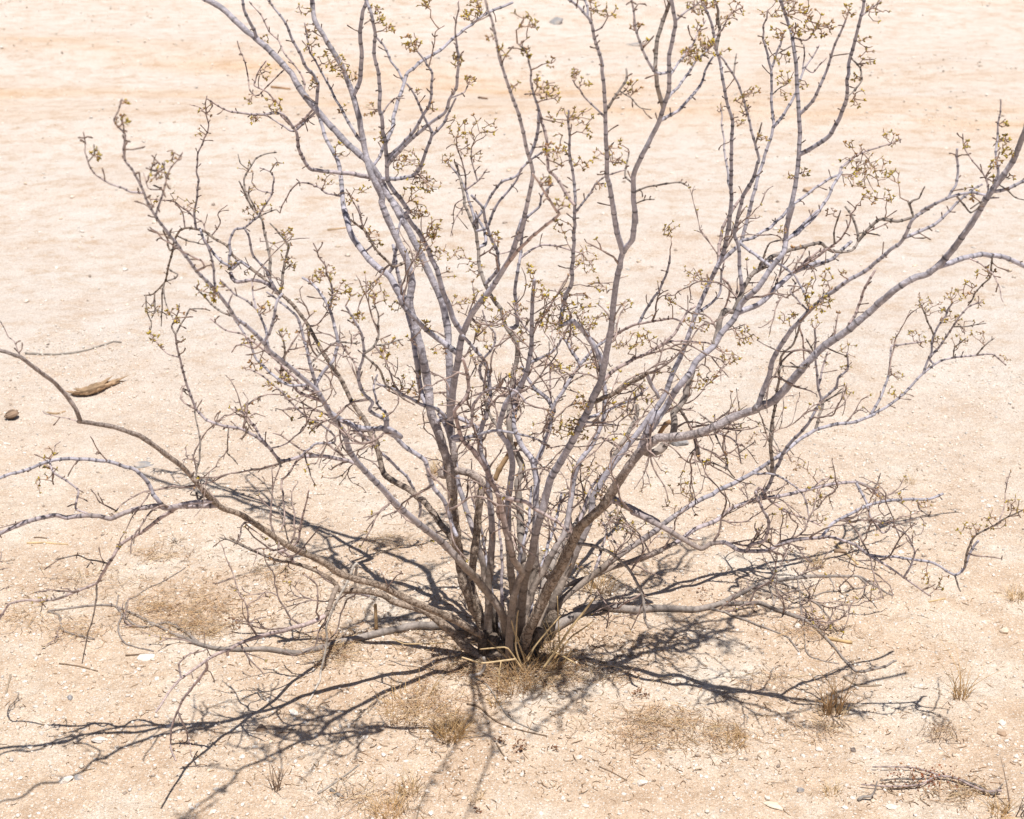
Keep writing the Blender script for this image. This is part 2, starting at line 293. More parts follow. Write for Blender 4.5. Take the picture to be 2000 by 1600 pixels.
# ------------------------------------------------------------------ the shrub
# (id, parent or start depth, traced course, width at start, width at end, depth y at end, bark)
# depth in metres behind (+) or in front (-) of the root; widths in photo pixels
LAV = np.array((.44, .42, .475)); BRN = np.array((.42, .335, .27)); TWG = np.array((.45, .33, .275)); PNK = np.array((.50, .40, .385)); DARK = np.array((.10, .075, .07)); GRY = np.array((.38, .33, .30))
STEMS = [
 # ---- left pair of flaky trunks
 ('t1', -.02, 'b5 770,1345 705,1220 625,1060 592,940 562,780 542,600 532,440 522,340 490,240 450,130 415,30 b2 790,1200 755,1000 705,800 665,640 682,500 640,340 565,180 485,0 a2 1150,1280 1082,1130 1040,970 1005,780 965,625 900,450 800,280 715,130 700,0 690,-60 p 612,-90 590,-190', 23, 7, 0.2, 1),
 ('t2', 't1', 'b5 615,985 640,930 660,800 680,620 690,490 705,430 680,390 635,360 565,350 505,372 470,372 480,345 525,335 545,265 528,150 520,20 b2 925,1000 915,800 880,640 820,500 740,330 650,150 560,0 a2 1300,1420 1200,1280 1130,1150 1060,1050 940,950 830,830 730,720 640,610 560,480 420,330 330,250 220,160 110,50 0,-10 -60,-50 p 300,-90 210,-190', 16, 11, 0.5, 1),
 ('m1', 't2', 'b2 918,1400 942,1280 960,1130 985,985 1010,840 1090,680 1200,545 1290,400 1330,330 1400,100 a3 705,1560 762,1350 803,1120 762,960 705,720 652,580 582,360 550,200 490,0 475,-60', 15, 4, -0.72, 0),
 ('m2', 'm1', 'b2 1290,400 1400,270 1500,180 1600,100 1640,60 a3 950,1370 905,1300 850,1205 800,1130', 9, 4, -0.7, 3),
 ('s3', -.02, 'b5 845,1330 830,1195 785,1105 725,1030 670,960 600,890 540,820 480,760 330,640 220,540 100,410 0,310 b1 1610,1600 1570,1480 1490,1370 1400,1210 1270,1100 1100,960 1040,890 930,780 870,740 780,610 720,540 620,440 560,360 480,250 370,110 300,0 a1 800,1070 740,950 700,900 690,830 700,755 660,710 635,670 660,610 680,550', 17, 3, -0.8, 0),
 ('s4', .02, 'b5 720,1250 640,1000 580,850 520,720 460,640 380,530 280,450 150,370 110,240 50,90 b1 1790,1560 1720,1420 1620,1280 1560,1150 1440,970 1330,770 1240,650 1130,560 1040,470 930,390 850,330 820,270 750,230 660,175 560,150 505,165 470,230 455,290 430,400 410,500 330,580 270,590', 16, 3, 0.7, 2),
 ('s5', -.06, 'b5 860,1400 790,1395 700,1400 600,1340 530,1260 490,1230 390,1150 200,1090 130,1050 0,1030 c1 1900,1010 1880,985 1850,950 1740,890 1620,850 1540,840 1420,790 1280,710', 21, 4, 0.05, 1),
 ('s5b', -.02, 'b5 820,1350 730,1300 640,1250 560,1200 480,1165 280,1080 130,1000 0,970 c1 1900,915 1780,840 1600,760 1500,690 1350,590 1230,545 1160,480 1100,410 1020,320 900,230 780,150 640,100 500,72 440,65 e1 785,1300 740,1200 640,1050 540,940 430,860 320,780 200,690 60,640 -60,600 p -120,620 -230,540 -330,430', 16, 5, -0.7, 1),
 ('s6', -.02, 'b5 800,1330 720,1275 620,1235 480,1225 330,1230 200,1250 60,1285 -60,1310 d1 1800,470 1660,500 1500,480 1300,480 1180,470 1060,430 960,390 860,340 760,290 640,240 540,235', 19, 4, 9, 4),
 ('s7', -.03, 'b5 735,1290 738,1130 740,1000 752,850 762,700 752,560 742,450 732,340 695,250 697,130 735,0 b2 1165,1390 1190,1250 1180,1100 1150,1010 1050,890 1010,850', 17, 6, -0.05, 0),
 ('s8', .03, 'b5 800,1260 730,1010 690,800 640,650 610,560 575,440 560,380 b2 925,1500 890,1420 850,1360', 14, 8, .14, 0),
 ('p1', -.06, 'b5 850,1450 862,1250 880,1080 910,970 930,930 905,885 880,850 860,760 830,650 800,500 770,430 720,330 660,240 590,172 560,80 b2 960,1340 1020,1270 1050,1200 1040,1100 1010,1000', 17, 6, -0.15, 3),
 ('c4', .0, 'b5 890,1300 885,1100 860,850 850,650 852,500 870,390 875,300 850,200 800,128 b2 1250,1440 1290,1300 1380,1190 1435,1060 1460,900 1465,640 1478,485', 17, 7, -0.15, 0),
 ('c5', .02, 'b5 905,1300 920,1100 930,900 925,700 915,560 905,420 930,330 900,250 b2 1325,1560 1315,1400 1330,1160 1368,1010 1365,900 1320,830 1290,780 1260,680 1220,630 1160,520 1120,400 1110,250 1090,150 1025,0 a2 1690,1300 1640,1060', 19, 4, 0.35, 4),
 ('c3', .01, 'b5 935,1290 960,1050 1005,870 1003,700 1010,540 1012,390 990,290 930,210 885,110 880,10 b2 1345,1300 1385,1200 1420,1110', 17, 9, .20, 0),
 ('c2', .0, 'b5 935,1260 960,1120 1000,1000 1060,900 1110,800 1170,700 1200,560 1220,420 1260,290 1330,200 1390,60 b3 600,1310 605,1200 570,1010 530,900 480,830 440,780', 15, 6, .22, 0),
 ('r1', .0, 'b5 920,1300 925,1150 945,960 985,830 1010,690 1050,560 1090,400 1160,280 1240,130 1310,0 b3 530,1250 580,1150 610,1000 640,830 660,650 680,500 718,320 785,220 800,60 a3 1470,1450 1458,1150 1540,960 1620,800 1655,690 1690,580 1690,350 1730,170 1715,60 1705,-40 p 1325,-100 1350,-200', 18, 6, -.52, 0),
 ('r2', -.04, 'b5 930,1370 965,1260 1000,1190 1080,1020 1170,850 1260,670 1380,560 1470,420 1540,320 1600,240 1690,170 c2 210,140 280,135 400,120 500,80 600,30 700,-5 b4 250,1320 380,1270 560,1060 700,920 850,820 1000,690 1180,540 1290,475 1370,450 1480,360 1620,180 1720,20 a5 1725,920 1830,780 1920,640 2000,450 2040,330 p 2060,140 2110,20', 22, 9, -0.42, 1),
 ('r3', .04, 'b5 1070,1250 1110,1080 1190,920 1250,780 1320,620 1330,510 1375,430 1450,310 1550,180 1620,90 b3 860,1430 950,1310 1000,1230 1050,1090 1110,960 1150,850 1190,730 1250,590 1300,480 1360,370 1470,270 1500,220 a4 850,1480 890,1330 935,1150 985,1000 1025,870 1040,810 1030,740 1020,640 1025,500 1025,440 1060,340 1110,200', 16, 4, 0.25, 0),
 ('r4', 'r2', 'b5 1590,240 1640,130 1700,20 b3 900,1470 970,1360 1060,1220 1150,1110 1200,1020 1310,920 1370,830 1440,750 1500,640 1600,540 1700,400 1770,300 1790,150 1830,0 a4 1130,1430 1180,1200 1200,1020 1205,800 1190,560 1170,330 1150,200 1080,0 1050,-50 p 1500,-110 1470,-210', 15, 5, -0.08, 0),
 ('r5', 'r2', 'c2 140,205 175,215 225,195 285,120 295,50 290,15 b3 1085,1320 1130,1250 1155,1150 1180,1080', 17, 10, -.06, 4),
 ('r5b', 'r4', 'b3 1320,910 1335,850 1350,760 1385,690 1440,690 1490,590 1540,470 1640,400 1680,345 1800,300 1900,270 2000,250 b4 690,255 720,285 800,310 880,300 920,230 905,130 870,60 830,10', 14, 4, 0.05, 4),
 ('r5c', 'r5b', 'b3 1500,570 1490,450 1480,300 1450,180 1470,90 1495,0 a4 840,1270 900,1170 940,1050 930,980 900,870 870,750 830,620 780,490 720,400 690,370', 9, 4, -0.2, 0),
 ('r6', .02, 'b5 950,1350 1000,1330 1050,1290 1150,1090 1280,980 1400,890 1550,780 1700,680 c2 120,650 240,560 350,480 480,410 660,320 800,230 900,150 980,100 1080,70 1180,60 1270,25 b4 1000,1370 1100,1320 1220,1230 1320,1120 1450,1020 1560,990 1690,980 1800,975 1880,1045', 15, 3, 0.5, 0),
 ('r7', .0, 'b5 940,1270 950,1100 940,980 950,885 1030,910 1130,985 1200,990 1300,960 1430,900 1560,860 1720,800 c2 130,730 300,650 400,580 500,540 580,480 690,440 820,420 950,390 1060,365 1180,355 1250,380 1310,440', 15, 5, 0.4, 5),
 ('r8', 'r2', 'b5 1400,500 1475,520 1600,590 1700,640 c2 90,500 230,570 330,630 420,680 470,655 540,650 600,685 640,692 740,690 870,640 1000,625 1060,620 1170,660 1240,710 1340,770 1420,825 1540,910', 15, 3, -0.22, 5),
 ('r9', .0, 'b5 930,1345 990,1310 1060,1270 1150,1215 1260,1150 1350,1110 1450,1125 1600,1140 c2 70,980 200,970 400,975 520,945 650,880 770,840 950,815 1190,815 1250,850 1360,910', 22, 3, 9, 4),
 ('h1', .0, 'b5 880,1300 900,1050 915,850 960,680 975,560 988,440', 9, 5, .12, 0),
 ('h2', .02, 'b5 960,1300 985,1080 1040,900 1080,760 1130,600 1150,470', 9, 5, .25, 0),
 ('h3', .02, 'b5 800,1300 760,1050 715,800 700,720 690,640 640,500', 9, 4, .1, 0),
 ('h4', .03, 'b5 1000,1300 1080,1050 1150,850 1230,700 1280,560 1330,440 1420,330', 11, 5, .3, 5),
 ('h5', -.03, 'b5 850,1330 820,1150 815,950 810,800 800,650 830,520', 9, 4, .05, 5),
 ('g1', .06, 'b5 1000,1260 1050,1000 1120,840 1200,690 1290,560 b3 800,1400 820,1300', 13, 8, 0.5, 4),
]
BR = [
 # children of left group
 ('', 't1', 'a2 965,620 1010,520 1020,350 1010,200 1030,80 1055,-20', 9, 7, -.1, 0),
 ('', 't1', 'a2 1025,930 1000,900 940,800 880,690 840,620 780,500 720,390 680,310 650,150', 7, 3, .0, 0),
 ('', 't2', 'a2 1130,1190 1050,1150 940,1130 800,1120 700,1100 650,1050 610,960 600,880 590,850 530,780 490,740 380,745 270,740 160,730 70,680 10,640', 10, 3, -.14, 5),
 ('', 't2', 'a2 590,850 520,820 400,755 360,740', 5, 3, -.17, 0),
 ('', 't2', 'a2 600,830 640,785 690,760 720,760', 4, 2.5, -.12, 0),
 ('', 't2', 'a2 580,820 500,760 490,690 440,640 400,600 350,570 320,550 340,480 370,430 405,390', 4.5, 3, -.18, 3),
 ('', 't2', 'a2 350,620 300,590 280,500 250,370 220,300 210,270', 3, 2.5, -.2, 5),
 ('', 't2', 'a2 720,710 735,600 740,550 710,490 660,440 620,360 570,270 540,180 500,110 410,0', 8, 4, .02, 0),
 ('', 't2', 'a2 640,610 650,540 600,450 520,350 480,260 430,210 370,110 290,10', 4, 3, .05, 3),
 ('', 't2', 'a2 350,250 320,190 270,110 250,30 240,-30', 7, 5, -.05, 0),
 ('l1', 't1', 'b2 640,670 600,580 540,470 460,410 400,350 300,220 260,110 235,20 a2 940,1450 900,1320 885,1130 860,1040 800,930 770,850 740,750 720,660', 15, 6, .10, 0),
 ('', 'l1', 'b2 530,450 560,400 575,300 590,180 610,90', 7, 5, .05, 0),
 ('', 't1', 'b2 560,400 500,345 430,270 380,180 290,95', 6, 4, .2, 2),
 ('', 'l1', 'b2 430,260 390,200 350,100 330,0 a2 1020,1440 980,1340 920,1230', 4, 2.5, .2, 0),
 ('', 'l1', 'a2 885,1280 800,1260 740,1220 660,1195 605,1190 550,1250 510,1340 490,1390', 4.5, 2.5, .2, 5),
 ('t3', 't1', 'b2 780,1360 745,1230 715,1050 685,850 650,700 620,560 580,400 560,260', 12, 6, .05, 0),
 ('', 'm1', 'b2 985,975 900,910 790,830 700,740 640,680 600,600', 12, 8, -.05, 0),
 ('', 'm1', 'b2 1000,830 940,730 900,610 860,480 800,310 720,170 640,60 a2 1330,1380 1240,1260 1190,1180 1185,1050 1175,950 1160,830 1140,720 1145,600 1125,480 1100,360 1105,210 1080,80 1040,-20', 11, 6, -.08, 0),
 ('', '', 'a2 1175,940 1220,830 1250,680 1300,540 1320,480 1410,400 1540,320 1680,200 1800,110 1900,60 2000,20', 9, 5, -.02, 0),
 ('', '', 'a2 1300,540 1230,420 1160,290 1110,230', 5, 4, .0, 0),
 ('', '', 'a2 1190,1040 1330,890 1420,750 1470,660 1480,500 1440,400 1390,340', 8, 4, .05, 0),
 ('', '', 'a2 1200,1080 1300,950 1450,820 1560,740 1590,650 1640,560 1650,400 1640,290', 9, 5, .08, 0),
 ('', '', 'a2 1150,1160 1350,1150 1400,1090 1460,930 1475,860 1420,750 1370,630 1310,540', 9, 4, .10, 0),
 ('', '', 'a2 1470,890 1560,800 1610,700 1640,640', 6, 4, .12, 0),
 ('', '', 'a2 1605,650 1690,600 1730,540', 4, 2.5, .12, 0),
 ('', '', 'a2 1150,750 1200,680 1250,640 1300,640', 4, 2.5, .0, 0),
 ('', '', 'a2 1110,1080 1150,990 1180,900', 6, 5, .0, 0),
 ('', '', 'a2 1480,420 1490,290 1500,210 1560,170', 3, 2, .1, 5),
 ('', '', 'a2 1640,290 1630,180 1660,0', 4, 3, .0, 0),
 ('', '', 'a3 785,1020 830,900 840,720 800,600 780,430 760,340 700,280', 7, 3, .2, 0),
 ('', '', 'a3 830,690 870,830 900,950 905,1100 950,1160 1040,1290 1075,1330', 6, 6, .2, 3),
 ('d1', 'r1', 'b3 570,1030 540,930 480,850 400,760 b2 1650,780 1680,620 1725,480 1730,280 1745,90 a3 1075,1350 1070,1200 1040,1000 1040,850 1030,720', 11, 4, .25, 0),
 ('', 'd1', 'a3 1090,1390 1150,1290 1210,1200 1290,1145 1400,1110', 5, 3, .2, 0),
 ('d2', 'c5', 'a3 430,1450 480,1370 540,1260 600,1185 690,1150 770,1050 880,985', 7, 4, .45, 0),
 ('', 'c5', 'a3 500,1480 580,1320 680,1190 740,1090', 6, 4, .45, 0),
 ('', '', 'b2 1130,280 1160,250 1150,170 1100,60 a3 440,1490 370,1250 320,1150 260,1060', 8, 4, .42, 0),
 ('', '', 'a3 370,1240 440,1180 500,1100', 4, 2.5, .42, 0),
 ('', '', 'a3 370,1240 360,1100 310,960 300,900', 4, 2.5, .42, 0),
 ('', '', 'a3 440,1180 410,1060 400,960', 3.5, 2.5, .4, 0),
 ('', '', 'a3 350,1290 300,1330 290,1410', 3, 2, .42, 0), ('', '', 'a3 350,1330 290,1440 265,1540', 3, 2, .4, 0),
 ('', 'c5', 'b2 1170,510 1240,420 1240,320 1200,240 1180,180 1160,100 a3 480,1350 400,1270', 8, 5, .4, 0),
 ('', '', 'b2 1240,320 1330,300', 3, 2, .3, 3),
 ('e1', 'c5', 'b2 1325,800 1365,780 1350,560 1380,400 1395,250 1410,140 a3 760,1420 840,1350 860,1270 930,1190', 9, 4, .25, 0),
 ('', 'e1', 'b2 1395,350 1450,300 1530,260 1620,265 1700,290 1790,320', 5, 3, .2, 5),
 ('', '', 'b2 1390,1580 1340,1440 1375,1260 1400,1180', 9, 7, .2, 0),
 ('', 'p1', 'b2 940,1520 1010,1525 1100,1500 1210,1475 1370,1490 1500,1530 1590,1590', 11, 3, -.1, 0),
 ('', 'p1', 'b5 765,460 800,490 950,530 1050,590 1120,630 1200,700', 10, 5, -.2, 3),
 ('', 'p1', 'b5 780,510 800,600 840,660 850,720', 10, 6, -.17, 3),
 ('', 'p1', 'b2 1070,1430 1085,1300 1150,1220 1260,1190 1370,1220 1430,1290', 7, 4, -.1, 5),
 ('', 's8', 'b2 960,1380 1060,1420 1120,1470', 15, 10, .0, 0),
 ('', 't1', 'b2 900,1390 840,1330 740,1300 650,1250 560,1200 490,1180 450,1165', 9, 4, -.1, 0),
 ('', 's7', 'b2 1150,1010 1125,1060 1130,1130 1180,1190', 6, 5, .0, 0),
 ('', 's7', 'b2 1160,990 1210,930 1225,840 1170,770 1140,690', 5, 3, .0, 0),
 ('', 'c4', 'b2 1230,1450 1170,1330 1150,1180', 6, 4, .0, 4),
 ('', 'c4', 'b2 1460,1040 1580,970 1640,900 1660,860', 7, 4, .0, 0),
 ('', 'c4', 'b2 1460,840 1390,760 1340,640', 4, 3, .0, 0),
 ('', 'c3', 'b5 1000,320 1040,230 1080,120 1110,0 b3 230,1450 280,1300 380,1130 440,1040 390,960 350,880', 10, 6, .3, 0),
 ('', '', 'b3 440,1040 540,930 620,880', 8, 6, .2, 0),
 ('', '', 'b3 620,880 720,820 830,775 940,755 1050,745 1100,760', 7, 4, .15, 3),
 ('', '', 'b3 830,770 870,690 930,600 1000,470 1030,330', 6, 4, .2, 0),
 ('', '', 'b3 310,1340 230,1260 150,1200 100,1110 60,1050', 9, 6, .3, 0),
 ('', '', 'b3 265,1300 250,1180 240,1050 210,1000', 4, 3, .2, 3),
 ('', 'r1', 'b3 590,1170 650,1090 740,1030 850,980 960,920 1050,850 1100,770 1150,700 1200,660', 8, 4, -.15, 3),
 ('', '', 'b3 900,960 1040,890 1180,890 1320,915', 5, 3, -.1, 3),
 ('', 'r1', 'b3 560,1300 640,1240 740,1180 830,1130 890,1090', 10, 8, .0, 2),
 ('', 'r1', 'b3 500,1410 560,1370 680,1310 800,1260 880,1190', 7, 4, .0, 0),
 ('', 'r1', 'b3 470,1420 600,1425 700,1435', 5, 3, -.1, 0),
 ('', '', 'b3 880,1110 910,1180 960,1260', 8, 7, .1, 1),
 ('', 'r1', 'b3 430,1500 480,1420 500,1370', 5, 4, .05, 3),
 ('r1l', 'r1', 'b3 718,310 700,240 675,120 655,0 a3 1330,1380 1292,1150 1280,900 1272,650 1250,400 1212,270 1170,130 1110,50 1020,-10', 12, 5, -.2, 0),
 ('', 'r1l', 'a3 1285,720 1350,620 1410,520 1415,450', 6, 4, .0, 4), ('', 'r1l', 'a3 1275,770 1200,690 1120,620 1060,520', 4.5, 3, .05, 0),
 ('', '', 'a3 1400,610 1440,640 1510,700 1570,710', 3.5, 2.5, -.02, 4),
 ('', 'r1l', 'a3 1160,110 1160,50 1130,-20', 5, 4, .0, 0), ('', 'r1l', 'a3 1190,210 1250,180 1290,110', 3.5, 2.5, .0, 0),
 ('', 'r1', 'a3 1650,700 1610,540 1595,400 1610,270 1640,150 1700,0', 10, 7, -.1, 4),
 ('', 'r1', 'a3 1595,470 1510,320 1480,200 1460,80 1435,-10', 6, 4, -.05, 0),
 ('', 'r1', 'a3 1670,660 1790,520 1880,390 1980,280 2000,240', 6, 4, -.15, 0),
 ('', 'r1', 'a3 1640,790 1750,720 1830,640 1900,540 1920,460 1980,370', 7, 4, -.2, 0),
 ('', 'r1', 'a3 1710,500 1780,370 1850,270 1930,130', 5, 3, -.1, 0),
 ('', 'r1', 'a3 1735,140 1810,70 1900,10', 5, 3, -.05, 0),
 ('', 'r1', 'a3 1445,1200 1405,1150 1410,1060 1425,1000', 4, 3, -.05, 4),
 ('', 'r1', 'a3 1480,1260 1540,1220 1640,1205 1760,1190 1810,1210', 4.5, 3, -.1, 4),
 ('', 'r1', 'a3 1480,1330 1530,1300 1590,1295', 3, 2.5, -.1, 4),
 # right group, high
 ('q1', 'r3', 'b3 1300,480 1370,330 1400,200 1420,80 1430,0 a4 745,1500 760,1300 755,1120 765,950 770,800 735,680 705,540 690,420 660,300 650,240 630,150 580,20', 14, 5, .0, 0),
 ('q2', 'r3', 'b3 1360,410 1350,250 1370,150 1420,60 a4 780,1350 850,1260 920,1120', 6, 5, .05, 3),
 ('', 'q1', 'a4 760,1260 730,1100 720,960 705,830 690,700', 5, 3, .0, 0),
 ('', 'q1', 'a4 670,330 680,200 670,60 660,-20', 7, 5, -.02, 4),
 ('', 'q1', 'a4 640,240 700,190 760,100 850,40', 3.5, 2.5, .0, 5),
 ('', '', 'a4 790,480 795,350', 4, 3, .0, 4), ('', '', 'a4 930,940 960,800', 4, 3, .0, 4),
 ('', 'r3', 'a4 1040,830 1110,740 1180,610 1190,570', 7, 5, .1, 0),
 ('', 'r3', 'a4 1020,460 990,320 970,200 1000,60', 6, 3, .05, 0),
 ('', '', 'a4 1020,620 1080,570 1150,540', 3, 2, .05, 4),
 ('', 'r4', 'b3 1490,250 1580,210 1680,150 1780,50 1830,0 a4 1170,1330 1290,1240 1390,1170 1470,1130', 7, 5, .08, 0),
 ('', '', 'a4 1470,1130 1480,1080 1560,1020 1640,985 1720,960 1800,930 1870,900', 5, 3, .12, 5),
 ('q3', 'r4', 'a4 1145,1570 1200,1510 1300,1420 1390,1290 1420,1210 1480,1120', 7, 5, .15, 0),
 ('', 'r4', 'a4 1210,1010 1290,965 1400,880 1470,760 1510,640 1520,480 1540,360 1580,200 1610,90 1625,0 1630,-40', 10, 6, -.02, 0),
 ('', '', 'a4 1610,110 1680,50 1740,5', 4, 3, -.02, 0), ('', '', 'a4 1560,380 1600,440 1610,520 1560,590 1520,630', 4, 3, -.04, 4),
 ('', 'r4', 'a4 1215,745 1290,660 1350,540 1390,440 1430,310 1470,220 1510,130', 7, 4, .05, 0),
 ('', '', 'a4 1190,570 1240,450 1290,370 1330,290', 5, 3, .06, 0),
 ('', '', 'a4 1235,480 1235,380 1235,290', 4, 3, .08, 0), ('', '', 'a4 1290,470 1380,380', 3.5, 2.5, .08, 0),
 ('', '', 'a4 1190,290 1120,320 1060,350', 4, 3, .0, 4), ('', '', 'a4 1165,240 1250,260 1330,170 1420,190', 4, 2.5, .0, 5),
 ('', 'r4', 'b3 1790,240 1900,120 2000,40', 6, 5, .15, 0),
 ('', 'r3', 'b3 1210,720 1300,640 1360,560 1360,420', 6, 4, .05, 0), ('', '', 'b3 1370,470 1420,530 1400,640 1380,690', 5, 4, .0, 3),
 ('', 'r4', 'b3 1500,720 1600,650 1720,540 1830,440 2000,370 b4 600,410 720,370 800,310 880,240', 12, 6, .25, 0),
 ('', '', 'b4 470,460 560,380 650,310 700,290 770,260', 5, 4, .25, 3),
 ('', '', 'b4 480,440 600,370 700,310 800,220 860,130 890,60 910,0', 5, 3, .27, 3),
 ('', '', 'b4 270,430 300,380 360,365 430,400 490,440', 6, 5, .2, 0),
 ('', '', 'b4 260,420 320,290 350,250 430,220', 4, 3, .2, 4),
 ('', '', 'b4 910,240 990,160 1050,100 1090,90 1180,105 1280,80', 7, 6, .2, 4),
 ('', '', 'b4 920,190 960,180 1060,205', 4, 3, .2, 4), ('', '', 'b4 930,230 1000,170 1110,110', 3.5, 2.5, .2, 5),
 ('', '', 'b4 765,250 765,150 800,40', 4.5, 3, .2, 4),
 ('w1', 'r2', 'b4 260,1290 300,1210 340,1110 360,1020 400,940 470,840 590,700 700,600 850,500 1000,410 1130,300 1220,220 1270,100 1400,10 a5 1200,1050 1280,1010 1400,950 1500,915 1600,905 1700,920', 11, 5, .35, 0),
 ('', 'w1', 'b4 1230,220 1330,170 1420,130 1500,60 1550,0 a5 1480,980 1600,880 1670,840', 8, 4, .40, 0),
 ('', 'w1', 'b4 1280,85 1270,50 1245,-20 a5 1100,1000 1130,970 1180,950 1230,860', 5, 3, .35, 4),
 ('', 'w1', 'a5 1400,940 1460,850 1475,700 1480,560', 5, 5, .3, 0),
 ('', 'w1', 'a5 1480,960 1530,1000 1580,1060 1690,980', 4, 3, .35, 4),
 ('', 'w1', 'b4 600,680 560,560 520,480 500,450', 5, 4, .3, 0), ('', 'w1', 'b4 600,690 510,600 485,570 520,490', 4, 3, .3, 0),
 ('', 'r2', 'a5 1720,920 1700,800 1640,700 1560,600 1530,540 1520,440', 4.5, 2.5, .0, 5),
 ('', 'r2', 'a5 1760,880 1790,780 1780,600 1800,420 1820,180', 6, 3, .0, 0),
 ('', 'r2', 'a5 1760,910 1870,880 1990,820 2040,800', 8, 6, -.05, 0),
 ('', 'r2', 'a5 1860,890 1920,940 2000,965', 3.5, 2.5, -.08, 4),
 ('', 'r2', 'a5 1700,950 1640,1000 1580,1030', 4, 3, -.0, 4), ('', 'r2', 'a5 1720,960 1800,945', 4, 3, 0, 0),
 ('v1', 'r2', 'b4 1440,415 1530,375 1620,345 1740,325 1880,345 2000,400 2080,440', 11, 9, -.15, 0),
 ('', 'v1', 'b4 1630,360 1720,390 1790,450 1840,540 1870,630', 4, 2, -.15, 3),
 ('', 'v1', 'b4 1790,450 1730,520 1680,590 1640,660', 4, 3, -.12, 4),
 ('', 'r2', 'b4 830,820 900,720 940,600 980,500 1020,430', 6, 5, .0, 3),
 ('', 'r2', 'b4 620,1010 570,1060 430,1055 410,1080', 5, 4, .05, 4),
 ('x1', 'r6', 'c2 768,310 765,200 775,60 b4 345,1580 355,1450 380,1300 400,1150 420,990 500,900 530,830 545,740', 8, 4, .2, 4),
 ('', '', 'b4 545,790 565,900 565,1040', 4, 3, .1, 3), ('', 'r6', 'b4 640,1450 690,1320 685,1250', 6, 5, .2, 4),
 ('x2', 'r7', 'c2 700,425 760,360 820,220 870,150 b4 600,1420 650,1330 680,1270 660,1180 640,1000 640,900 640,810', 11, 4, .22, 0),
 ('', '', 'b4 690,1270 760,1210 800,1130 850,1070 850,970', 7, 4, .2, 0), ('', '', 'b4 660,1190 690,1050 720,960', 5, 3, .22, 5),
 ('', '', 'b4 690,1290 780,1240 840,1215', 4, 3, .2, 4), ('', '', 'b4 640,950 720,880 770,830', 4, 3, .2, 4), ('', '', 'b4 640,990 590,870', 3.5, 2.5, .2, 4),
 ('', 'r6', 'b4 1000,1370 1080,1230 1120,1100 1135,920 1200,915 1330,890', 6, 3, .25, 0),
 ('', 'r6', 'b4 1345,1100 1385,980 1400,880 1470,740 1530,640', 7, 4, .22, 0),
 ('', 'r6', 'b4 1385,1000 1450,920 1540,800 1630,670 1720,630', 6, 3, .18, 0),
 ('', '', 'b4 1400,850 1370,750 1320,620', 4, 3, .25, 4), ('', '', 'b4 1540,800 1640,790 1750,770', 3.5, 2.5, .18, 4),
 ('', 'r6', 'b4 1690,980 1740,920 1800,870', 3.5, 2.5, .2, 4), ('', '', 'b4 1535,985 1550,930 1620,870', 3, 2.5, .2, 4),
 ('', 'r6', 'c2 680,320 790,320 880,370 930,430 945,520', 5, 3, .05, 0),
 # right group, low
 ('', 'r7', 'c2 970,385 1010,345 1090,335', 4, 2.5, .2, 5), ('', 'r7', 'c2 1180,370 1220,440 1250,530 1310,600 1350,560', 6, 3, .15, 0),
 ('', 'r7', 'c2 1210,360 1270,380 1300,310', 4, 2, .2, 4), ('', 'r7', 'c2 700,440 690,400 715,385 745,430 820,490 900,525 960,550 1010,570', 6, 3, .0, 3),
 ('', 'r8', 'c2 640,690 670,660 735,640 755,580 740,510 700,450 690,400', 7, 5, -.05, 5),
 ('', 'r8', 'c2 1005,620 1060,560 1150,510 1260,460 1400,440 1530,440 1605,410', 9, 5, -.2, 0),
 ('', 'r8', 'c2 1240,715 1320,720 1400,725 1530,740 1590,765 1660,812 1710,770 1740,700 1780,640', 8, 5, -.3, 0),
 ('', '', 'c2 1710,770 1725,680 1770,610 1850,570 1930,520 1995,490', 5, 3, -.3, 4),
 ('', '', 'c2 1660,815 1690,890', 4, 3, -.3, 4), ('', 'r8', 'c2 1415,820 1450,760 1465,690 1420,610 1350,560', 5, 3, -.2, 0),
 ('', '', 'c2 1250,465 1240,520 1300,590', 3, 2.5, -.15, 5), ('', '', 'c2 1480,430 1490,490 1560,520', 3.5, 2.5, -.2, 4), ('', '', 'c2 1500,490 1430,520 1330,550', 2.5, 2, -.15, 5),
 ('', 'r5', 'c2 330,10 370,80 400,180 415,250 480,260 550,295 590,335', 7, 3, .0, 4), ('', '', 'c2 415,250 410,200 395,130', 6, 4, .0, 5),
 ('', '', 'c2 550,295 550,240 500,130 470,60 420,20', 5, 3, .05, 4), ('', '', 'c2 500,110 560,130 600,170 620,260', 4, 3, .0, 0),
 ('', '', 'c2 620,215 680,160', 3, 2, .0, 4), ('', 'r2', 'c2 770,200 810,210 760,110 690,60', 3, 2, .05, 4),
 ('', 'r9', 'c2 520,965 700,945 800,980 940,1030 1000,1080 1080,1170 1180,1275 1280,1265 1380,1230', 9, 4, 9, 4),
 ('', 'r9', 'c2 770,845 850,860 900,880 1000,960 1050,1020 1090,1100', 5, 3, 9, 4), ('', 'r9', 'c2 1190,815 1230,855 1150,885 1000,900 850,960', 4, 2.5, 9, 4),
 ('', 'r9', 'c2 450,980 600,1010 720,1060 850,1110 900,1180', 5, 3, 9, 4), ('', 'r9', 'c2 780,960 800,920 900,870', 4, 2.5, 9, 4),
 ('', 'r9', 'c2 940,1180 1000,1220 1100,1240', 3.5, 2.5, 9, 4), ('', 'r9', 'c2 1050,820 1075,870 1060,900', 3, 2, 9, 4),
 ('', 'r2', 'b5 1240,770 1330,770 1440,820 1530,900 1590,1000 1620,1090 1640,1240', 8, 5, -.02, 4),
 ('', 'r7', 'b5 1335,960 1380,800 1410,700 1380,620', 6, 4, -.05, 5),
 # left group, low
